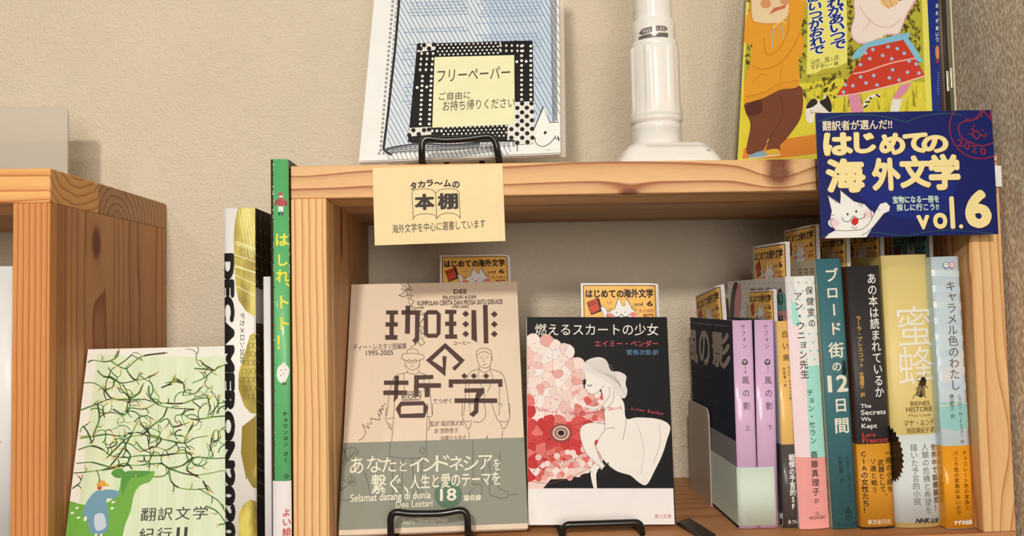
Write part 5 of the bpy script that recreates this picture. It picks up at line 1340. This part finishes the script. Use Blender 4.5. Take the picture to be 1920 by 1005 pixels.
for k in range(16): A.ell(*G(170 + k * 10, 728 - k * 4), 4, 3.4, (238, 200, 186), 10); A.layer -= 1
A.layer += 1
# girl
G2 = lambda x, y: (619 + x / 1.7515, 431 + y / 1.7515)
def gb(pts, c, n_=4): A.blob([G2(*q_) for q_ in pts], c, n_)
def gl(pts, w_=.8, c=GR_): A.line([G2(*q_) for q_ in pts], w_, c, len(pts) > 2)
HR = (226, 216, 204)
gb([(855, 795), (866, 850), (876, 850), (874, 800), (890, 770), (870, 765)], CR_)
gb([(896, 520), (918, 512), (945, 540), (965, 570), (972, 619), (1010, 616), (1080, 622), (1116, 645), (1106, 690), (1090, 740), (1066, 790), (1040, 836), (1015, 830), (985, 806), (940, 792), (905, 764), (880, 722), (878, 700), (902, 655), (900, 590)], CR_, 5)
gb([(906, 640), (862, 634), (830, 642), (820, 664), (828, 705), (846, 738), (878, 775), (900, 792), (906, 782), (884, 745), (868, 700), (880, 690), (896, 720), (908, 770), (914, 765), (912, 700), (920, 660)], CR_)
gb([(833, 442), (850, 425), (884, 418), (908, 430), (922, 462), (950, 466), (972, 480), (970, 505), (976, 530), (968, 552), (948, 548), (928, 522), (908, 500), (884, 492), (850, 488), (832, 470)], HR, 5)
gb([(834, 470), (840, 500), (836, 512), (842, 530), (862, 540), (882, 528), (902, 508), (900, 492), (868, 478)], CR_)
gb([(890, 505), (912, 500), (925, 520), (905, 545), (893, 535)], CR_, 3)
A.line([G2(*q_) for q_ in ((915, 530), (905, 560), (880, 585), (850, 588))], 8, CR_, True); A.line([G2(*q_) for q_ in ((885, 590), (850, 582), (822, 572), (806, 562))], 3.6, CR_, True)
for dx in (-6, -2, 2, 6): A.line([G2(812, 572), G2(800 + dx, 545 + abs(dx))], 1, CR_)
for q in range(9): gl([(838 + q * 8, 432 - 6 * math.sin(q / 3)), (860 + q * 8, 452), (890 + q * 6, 470 + q * 2), (930 + q * 4, 480 + q * 6), (950 + q * 2, 500 + q * 5)], .55, (168, 156, 144))
gl([(834, 470), (840, 500), (836, 512), (842, 530), (862, 540), (882, 530), (900, 510)], .8); gl([(844, 508), (852, 513), (860, 508)], 1.5, (60, 40, 40)); gl([(838, 526), (846, 528)], 1, (196, 80, 80))
gl([(915, 515), (918, 540), (900, 570), (872, 590), (840, 585)]); gl([(930, 530), (928, 565), (890, 600)]); gl([(902, 655), (898, 600), (890, 575)]); gl([(906, 638), (862, 633), (830, 642), (820, 664), (828, 705), (848, 742), (900, 790)]); gl([(972, 619), (968, 660), (960, 690)])
gl([(868, 700), (884, 748), (905, 784)]); gl([(880, 690), (905, 655), (935, 650)]); gl([(905, 764), (940, 792), (985, 806)]); gl([(1080, 640), (1084, 700), (1060, 770)], .6); gl([(1010, 640), (1030, 720), (1020, 800)], .5)
gb([(892, 794), (896, 782), (908, 770), (914, 762), (913, 782), (904, 800), (893, 812)], (26, 24, 26), 3)
A.done()
A = Art('title_lettering', Surf(O, u, v, .00035), t, .5)
A.text('燃えるスカートの少女', *G(68, 180), *G(548, 226), (244, 232, 214), -.006); A.split('author_lettering')
A.text('エイミー・ベンダー', *G(300, 245), *G(548, 270), (206, 66, 84), .01); A.text('菅啓次郎:訳', *G(424, 281), *G(550, 302), (84, 138, 176), 0)
A.split('publisher_lettering')
A.text('角川文庫', *G(533, 920), *G(598, 937), (206, 110, 120), 0)
A.split('foreign_title')
path = [(75, 512), (140, 522), (240, 530), (300, 522), (350, 512), (400, 507), (470, 513), (565, 530)]
s_ = 'The Girl in the Flammable Skirt : Aimee Bender'
for k, ch in enumerate(s_):
    if ch == ' ': continue
    x = 75 + 490 * k / (len(s_) - 1)
    j = max(i for i in range(len(path) - 1) if path[i][0] <= x + .01); f = (x - path[j][0]) / (path[j + 1][0] - path[j][0]); yy = path[j][1] * (1 - f) + path[j + 1][1] * f
    small = ch in 'eaimnr:o'; tall = ch in 'TGFSABDlhdbkt'
    A.text(ch, *G(x - (2 if ch in 'li:' else 4), yy - (7 if tall else 2)), *G(x + (1 if ch in 'li:' else 4), yy + 6), (196, 52, 76), .012); A.layer -= 1
A.done()
place_mini(cut(1089, 531, O - n * .0046, n), u, v, 'small orange cat card standing above the black paperback', 'n', 1.04)
ey = O.y - .016
fx0, fx1 = hy(1054, 990, ey).x, hy(1204, 990, ey).x; zt_ = hy(1120, 981, ey).z
fr = [Vector((fx0, ey, .0021)), Vector((fx0 + .0015, ey - .001, max(.0075, zt_))), Vector((fx1 - .0015, ey - .001, max(.0075, zt_))), Vector((fx1, ey, .0021))]
easel('black wire easel holding the black paperback, low front lip', fr, 0, .092, (0, .092, .08))

# ------------------------------------------------------------------ books between the cases
P0, P1 = hx(123, 1005, XL + .002), hx(165, 655, XL + .002)
v = (P1 - P0).normalized(); u = Vector((1, 0, 0)); n = u.cross(v)
k = (ZB + .0046 - P0.z) / v.z; O = P0 + v * k; Ht = (P1 - O).dot(v)
xr = hy(421, 700, 0).x
Wd = xr - .0012 - O.x
t = thing('paperback_book', O + u * Wd / 2, 'pale green paperback with green deer and tangled branch antlers on its cover', 'book')
bk = Book(t, O, -n, u, v, .012, Wd, Ht, .0008, .0008, [(236, 226, 208)] * 3, rough=.45, over=.0005)
S = Surf(O, u, v); G = lambda x, y: (110 + x / 2.753, 640 + y / 2.753)
A = Art('cover_illustration', S, t, .45, clip=(0, 0, Wd, Ht))
A.poly([G(198, 70), G(900, 85), G(900, 1700), G(90, 1700), G(105, 840)], (216, 222, 180))
for k in range(7): A.poly([G(250 + k * 90, 75), G(290 + k * 90, 75), G(280 + k * 92, 1100), G(235 + k * 92, 1100)], (222, 226, 188)); A.layer -= 1
A.layer += 1
BC = [(52, 84, 42), (86, 132, 58), (60, 50, 32), (120, 150, 60), (70, 110, 48)]
TIP = [(222, 160, 70), (214, 124, 72), (216, 196, 80)]
rnd = random.Random(21)
def branch(x, y_, a, l, w_, d=0):
    pts = [(x, y_)]; b0 = rnd.uniform(-.10, .10) + (.12 if math.cos(a) * (1 if rnd.random() < .5 else -1) > 0 else -.12)
    for k in range(6): a += b0 * 1.5; x += math.cos(a) * l / 6; y_ += math.sin(a) * l / 6; pts.append((x, y_))
    c = rnd.choice(BC)
    A.line([G(*p) for p in pts], w_, c, False, False); A.layer -= 1
    if d < 2 and l > 40:
        for s_ in (-1, 1):
            if rnd.random() < .85: branch(x, y_, a + s_ * rnd.uniform(.4, .9), l * rnd.uniform(.5, .75), w_ * .72, d + 1)
    else:
        tp = (x + math.cos(a) * 16, y_ + math.sin(a) * 16); A.line([G(x, y_), G(*tp)], w_ * .9, rnd.choice(TIP)); A.layer -= 1
traced = [[(150, 110), (175, 98), (230, 105), (268, 100), (300, 80), (310, 50)], [(268, 100), (310, 128), (350, 140), (390, 105), (440, 75), (550, 60)], [(350, 140), (365, 170), (400, 200), (470, 185), (510, 160)], [(200, 150), (230, 180), (280, 190), (320, 215), (390, 205)], [(335, 225), (350, 255), (370, 290), (410, 270), (435, 225)],
          [(130, 215), (180, 215), (230, 245), (275, 295), (350, 300), (440, 300), (480, 310), (560, 320), (640, 320), (700, 300), (770, 290)], [(280, 190), (285, 230), (240, 250)], [(115, 355), (180, 330), (230, 310), (275, 295)], [(465, 230), (470, 280), (520, 330), (600, 345), (700, 350)], [(530, 240), (580, 215), (600, 180)], [(640, 280), (650, 250), (640, 215), (610, 205)], [(640, 280), (700, 270), (740, 235)], [(690, 215), (750, 190), (800, 150), (860, 120)], [(700, 140), (760, 145), (800, 150)], [(800, 150), (740, 115)],
          [(560, 340), (540, 390), (490, 430), (430, 480), (380, 490), (340, 510), (290, 560), (250, 600)], [(410, 410), (380, 470), (330, 560), (270, 640)], [(640, 370), (680, 400), (740, 400), (800, 390), (870, 385)], [(770, 390), (780, 340), (770, 290)], [(780, 380), (820, 330), (830, 290)], [(280, 350), (340, 380), (370, 345), (440, 350), (500, 320)], [(110, 500), (180, 490), (250, 480), (320, 490), (400, 470), (470, 490), (560, 510), (650, 525), (700, 500), (760, 490)],
          [(100, 560), (170, 540), (230, 560), (270, 590), (340, 600), (420, 590), (520, 590), (600, 580), (680, 575)], [(90, 630), (170, 625), (230, 640), (280, 650), (350, 640), (420, 640), (520, 630), (570, 655), (640, 680), (720, 690), (860, 665)], [(76, 680), (140, 675), (220, 665), (290, 655)], [(70, 760), (110, 730), (120, 700)], [(490, 700), (540, 695), (570, 665), (530, 620), (540, 570)], [(570, 665), (580, 720), (620, 755), (690, 765), (760, 760)], [(570, 655), (640, 640), (700, 600), (800, 605), (870, 600)],
          [(680, 560), (650, 520), (670, 470), (690, 430)], [(780, 545), (800, 480)], [(800, 600), (790, 545), (830, 500)], [(400, 520), (440, 560), (500, 545), (560, 560), (620, 520)], [(350, 640), (370, 590), (345, 560)], [(500, 545), (530, 500), (470, 480), (430, 430)], [(520, 420), (560, 400), (590, 440), (640, 430), (670, 420)], [(590, 440), (600, 480), (640, 490)], [(720, 760), (790, 800), (830, 830), (860, 880)], [(760, 850), (820, 880), (860, 940), (830, 945)], [(745, 720), (770, 770)], [(200, 320), (210, 400), (180, 480)], [(110, 470), (125, 440), (150, 470), (170, 520)], [(240, 500), (250, 550), (300, 530), (290, 500)], [(600, 580), (640, 560), (690, 600), (660, 660), (720, 700)], [(440, 590), (450, 620), (500, 640)], [(380, 660), (350, 630), (300, 640)]]
for j, pts in enumerate(traced):
    L = smooth_loop(pts, 5, False); m_ = len(L)
    for a_ in range(0, m_ - 1, 5):
        seg = L[a_:a_ + 6]; c = BC[(j * 3 + a_ // 5) % 5]; A.line([G(*p) for p in seg], 2.6 + .8 * math.sin(a_ + j), c); A.layer -= 1
    e = L[-1]; f = L[-2]; d_ = (e[0] - f[0], e[1] - f[1]); q_ = math.hypot(*d_) or 1
    A.line([G(*e), G(e[0] + d_[0] / q_ * 13, e[1] + d_[1] / q_ * 13)], 2.8, TIP[j % 3]); A.layer -= 1
    for s_ in (0.35, .7):
        p = L[int(s_ * m_)]; pn = L[min(m_ - 1, int(s_ * m_) + 1)]; a = math.atan2(pn[1] - p[1], pn[0] - p[0]) + rnd.choice((-1, 1)) * rnd.uniform(.5, .9)
        branch(p[0], p[1], a, rnd.uniform(22, 44), 2, 2)
for k in range(64):
    x, y_ = rnd.uniform(95, 850), rnd.uniform(120, 690)
    if x > 470 and y_ > 640: continue
    branch(x, y_, rnd.uniform(-2.9, .2) if rnd.random() < .7 else rnd.uniform(0, 6.28), rnd.uniform(44, 90), rnd.uniform(1.8, 2.6), 1)
A.layer += 2
DG, DG2 = (112, 168, 60), (84, 146, 58)
A.blob([G(*p) for p in ((30, 845), (120, 842), (200, 850), (270, 820), (310, 770), (325, 700), (350, 672), (400, 668), (440, 690), (490, 668), (492, 690), (470, 725), (420, 745), (390, 790), (370, 880), (340, 960), (330, 1060), (380, 1200), (350, 1400), (60, 1400), (20, 1100))], DG, 5)
A.blob([G(*p) for p in ((345, 680), (320, 655), (285, 665), (272, 685), (300, 705), (335, 700))], DG2, 4); A.blob([G(*p) for p in ((325, 700), (350, 672), (400, 668), (480, 672), (430, 700), (370, 710), (330, 790))], DG2, 4)
A.ell(*G(398, 692), 4.4, 2.6, (70, 96, 50), 12); A.ell(*G(398, 692), 2.8, 1.5, (176, 196, 120), 10)
for x, y_ in ((95, 860), (70, 886), (102, 910), (282, 830), (276, 862)): A.ell(*G(x, y_), 3.6, 2, (238, 232, 210), 10, -.2)
BL_ = (112, 152, 166)
A.blob([G(*p) for p in ((190, 775), (240, 765), (300, 770), (316, 790), (280, 812), (248, 815), (255, 880), (258, 960), (235, 992), (190, 998), (160, 980), (150, 930), (130, 905), (128, 870), (150, 820))], BL_, 5)
A.blob([G(*p) for p in ((185, 900), (230, 890), (245, 950), (220, 975), (190, 970))], (200, 206, 210), 4)
A.rect(*G(188, 992), *G(198, 1040), (238, 228, 208)); A.rect(*G(215, 992), *G(225, 1040), (238, 228, 208)); A.ell(*G(138, 916), 3, 5, (238, 226, 200), 10, .4)
A.ell(*G(222, 755), 7.5, 5.5, (236, 216, 190), 14); A.ell(*G(211, 756), 4.5, 4.5, (190, 86, 66), 12); A.ell(*G(226, 742), 12.5, 2.8, (222, 158, 58), 16); A.blob([G(*p) for p in ((208, 742), (212, 722), (232, 718), (244, 740))], (222, 158, 58), 4)
A.done()
A = Art('title_lettering', Surf(O, u, v, .0004), t, .5); K = (58, 54, 44)
for ch, x, y_ in (('翻', 463, 893), ('訳', 552, 890), ('文', 642, 887), ('学', 733, 884), ('紀', 455, 998), ('行', 547, 994)): A.text(ch, *G(x - 35, y_ - 33), *G(x + 35, y_ + 33), K, -.002)
A.text('II', *G(612, 960), *G(662, 1022), K, -.002)
A.done()

def between(name, lab, pl, pr, ptop, ytop, depth, cols, yfront=0.0, group=None, **kw):
    xa, xb_ = hy(pl, 700, yfront).x, hy(pr, 700, yfront).x; zt = hy(ptop, ytop, yfront).z
    bl_ = kw.get('bulge', .0012)
    t = thing(name, ((xa + xb_) / 2, yfront + .02, ZB), lab, 'book')
    return t, Book(t, (xa, yfront + bl_, ZB + .0003), X, Y, Z, xb_ - xa, depth, zt - ZB, cols=cols, **kw)
# white and gold anthology
gold = two_tone('gold_print', (104, 86, 22), (218, 198, 92), 26, (3, 3, 1), .45, .36, .62, c3=(168, 146, 50))
t, bk = between('softcover_book', 'white and gold spined anthology with heavy black sideways lettering', 420.5, 479, 440, 391, .176, [(236, 226, 214), (240, 230, 216), (52, 44, 26)], rough=.4, bulge=.0014)
A = Art('spine_pattern', bk.spine(), t, .4, clip=(0, 0, bk.T, bk.H))
gA = lambda x, y: (400 + x / 3.1406, 280 + y / 3.1406); gB = lambda x, y: (400 + x / 1.6059, 380 + y / 1.6059)
A.poly([gA(*p) for p in ((146, 344), (262, 344), (262, 985), (230, 980), (190, 950), (150, 890), (135, 820), (124, 700), (122, 500), (130, 420))], gold)
A.poly([gB(*p) for p in ((130, 385), (110, 400), (98, 440), (76, 515), (76, 560), (92, 610), (112, 634), (130, 636))], gold)
A.poly([gB(*p) for p in ((130, 655), (108, 690), (90, 735), (90, 775), (105, 835), (118, 858), (130, 862))], gold)
A.poly([gB(*p) for p in ((130, 902), (112, 893), (90, 910), (76, 940), (76, 1100), (130, 1100))], gold)
for k in range(4):
    for r in range(8):
        x, y_ = 458 + k * 8 - (r % 2) * 4, 632 + r * 16
        if not inside(x - 5, y_, [gB(*q_) for q_ in ((134, 385), (110, 400), (98, 440), (76, 515), (76, 560), (92, 610), (112, 634), (134, 636))]): continue
        A.ring(x, y_, 4.6, .8, (120, 98, 36), 14); A.layer -= 1
for k in range(6): A.line([gA(150 + k * 18, 350), gA(200 + k * 16, 640)], 1, (240, 232, 170)); A.layer -= 1
for k in range(5): A.line([gA(128, 560 + k * 60), gA(262, 600 + k * 68)], 1.2, (246, 240, 190)); A.layer -= 1
A.layer += 1
A.line([gA(130, 545), gA(262, 590)], 3, (236, 226, 160)); A.line([gA(128, 690), gA(262, 730)], 2.4, (236, 226, 160))
A.poly([(454, 800), (479, 780), (479, 870), (462, 900), (452, 850)], (150, 124, 40))
A.done()
A = Art('spine_lettering', bk.spine(.0003), t, .4, clip=(.0, 0, bk.T, bk.H))
A.sideways('DECAMERON2020', 413, 475, 442, 1016, (24, 22, 22), .07)
A.split('title_lettering')
A.sideways('デカメロン2020', 450, 586, 460, 680, (80, 70, 50), 0)
A.done()
xs_ = bk.O.x + bk.T
S = Surf((xs_, bk.O.y, bk.O.z), Y, Z, .0001)
A = Art('cover_photo', S, t, .4, clip=(0, 0, .17, bk.H))
A.uv([(0.0, bk.H), (.17, bk.H), (.17, bk.H * .35), (0, bk.H * .35)], (70, 58, 30))
for k in range(22): A.uv([(0, bk.H - .004 - k * .009), (.17, bk.H - .012 - k * .012), (.17, bk.H - .0135 - k * .012), (0, bk.H - .0055 - k * .009)], (128, 108, 52)); A.layer -= 1
for k in range(16): A.uv([(.004 + k * .011, bk.H), (.007 + k * .011, bk.H), (.014 + k * .011, bk.H * .6), (.011 + k * .011, bk.H * .6)], (40, 34, 20)); A.layer -= 1
A.layer += 1
A.uv([(.0, bk.H * .8), (.05, bk.H * .78), (.05, bk.H * .7), (.0, bk.H * .71)], (220, 206, 190))
A.done()
# thin white booklet
t, bk = between('booklet', 'thin plain white booklet squeezed between gold anthology and green picture book', 494.5, 508, 500, 519.5, .15, [(236, 226, 218)] * 3, yfront=.001, bulge=.0005, rough=.5)
# green picture book
t, bk = between('picture_book', 'tall green spined picture book with yellow hand lettering and worn white edges', 509.5, 543, 526, 299, .18, [(70, 50, 40), (96, 178, 108), (70, 50, 40)], yfront=-.004, bulge=.0016, ct=.002, rough=.4, over=.003, coat=.2)
gC = gA
A = Art('spine_pattern', bk.spine(), t, .45, clip=(-.0002, 0, bk.T + .0002, bk.H))
A.poly([(505, 902), (560, 902), (560, 1200), (505, 1200)], (240, 226, 218))
A.poly([(505, 295), (511.5, 295), (513.5, 640), (514.5, 902), (505, 902)], (60, 56, 36))
rnd = random.Random(5)
for k in range(150):
    y_ = rnd.uniform(297, 900); x = rnd.uniform(508, 512.6 + (y_ - 300) * .004); red = y_ > 430
    A.ell(x, y_, rnd.uniform(.8, 1.8), rnd.uniform(1, 3), rnd.choice([(168, 52, 36), (70, 120, 60), (196, 170, 120), (40, 34, 26)] if red else [(222, 216, 196), (60, 120, 66), (206, 206, 180)]), 7); A.layer -= 1
for k in range(70):
    y_ = rnd.uniform(297, 520); A.ell(rnd.uniform(541.5, 545), y_, rnd.uniform(.6, 1.4), rnd.uniform(1, 3), rnd.choice([(226, 222, 206), (206, 214, 196), (60, 80, 56)]), 7); A.layer -= 1
A.layer += 1
A.poly([(540, 296), (546, 296), (547, 302), (543, 303)], (222, 220, 204))
for y0, y1, c in ((790, 806, (226, 206, 60)), (806, 870, (40, 36, 30)), (870, 892, (226, 206, 60))): A.rect(547, y0, 556, y1, c)
# jockeys
A.split('rider_figure')
RJ = (178, 60, 66)
A.ell(526, 364, 4.4, 4, RJ, 12); A.ell(527, 369.5, 3.6, 3.2, (236, 214, 190), 12); A.blob([(519, 374), (526, 370), (533, 373), (538, 380), (536, 387), (531, 383), (530, 388), (522, 388), (521, 382), (516, 386), (515, 380)], RJ, 4)
for x, y_ in ((520, 378), (525, 376), (530, 379), (524, 383), (529, 385), (534, 382)): A.ell(x, y_, 1.1, 1.1, (60, 40, 50), 8)
A.poly([(522, 387), (531, 387), (531, 397), (527.5, 397), (527, 391), (526, 397), (522, 397)], (240, 232, 224)); A.rect(522, 397, 525.6, 404, (50, 42, 40)); A.rect(527.6, 397, 531, 404, (50, 42, 40))
A.split('rider_figure')
A.blob([(521, 690), (527, 684), (536, 684), (542, 692), (541, 702), (537, 712), (533, 718), (524, 716), (519, 704)], (240, 236, 226), 4); A.ell(532, 686, 4, 3.4, (236, 220, 200), 12); A.ell(532, 682.6, 4, 2.6, (240, 236, 226), 12)
for x, y_ in ((528, 694), (532, 700), (527, 704), (535, 693)): A.ell(x, y_, 1.2, 1.4, RJ, 8)
A.rect(530, 716, 532.5, 722, (60, 46, 44)); A.rect(534, 716, 536.5, 722, (60, 46, 44))
A.done()
A = Art('spine_lettering', bk.spine(.00025), t, .45, clip=(0, 0, bk.T, bk.H)); YL = (238, 222, 66)
for ch, x, y_, s_ in (('は', 528, 450, 27), ('し', 529, 488, 25), ('れ', 530, 518, 27), ('ト', 531, 567, 28), ('ト', 531.5, 607, 28), ('！', 530.5, 642, 32)): A.vtext(ch, x, y_, x, y_ + 1, s_, YL, .03, .95)
A.vtext('、', 529, 538, 529, 539, 22, YL, .03)
A.split('author_lettering')
A.vtext('チョウンヨン', 534.4, 776, 535.6, 833, 9.6, (36, 50, 36), .02); A.vtext('さく', 536, 851, 536.3, 863, 9.6, (36, 50, 36), .02); A.vtext('ひ', 537, 893, 537, 894, 10, (36, 50, 36), .02)
A.split('series_lettering')
A.vtext('よい絵本', 537, 961, 538, 1015, 16.5, (206, 84, 70), .02)
A.done()
# white book in the left case
xr_ = hy(22.5, 700, .014).x; zt = hy(15, 499, .014).z
t = thing('hardcover_book', (xr_ - .012, .03, 0), 'white spined book in the left bookcase, cut by the edge of the photo', 'book')
bk = Book(t, (xr_ - .024, .014 + .002, .0003), X, Y, Z, .024, .14, zt - .0003, cols=[(236, 230, 222)] * 3, bulge=.002, ct=.0018, over=.002)
A = Art('spine_mark', bk.spine(), t, .5); A.line([(-3, 826), (-1, 830), (3, 829)], 1.6, (226, 176, 96)); A.poly([(-3, 828), (2.5, 827), (3.5, 829.5), (-3, 833)], (226, 176, 96)); A.done()
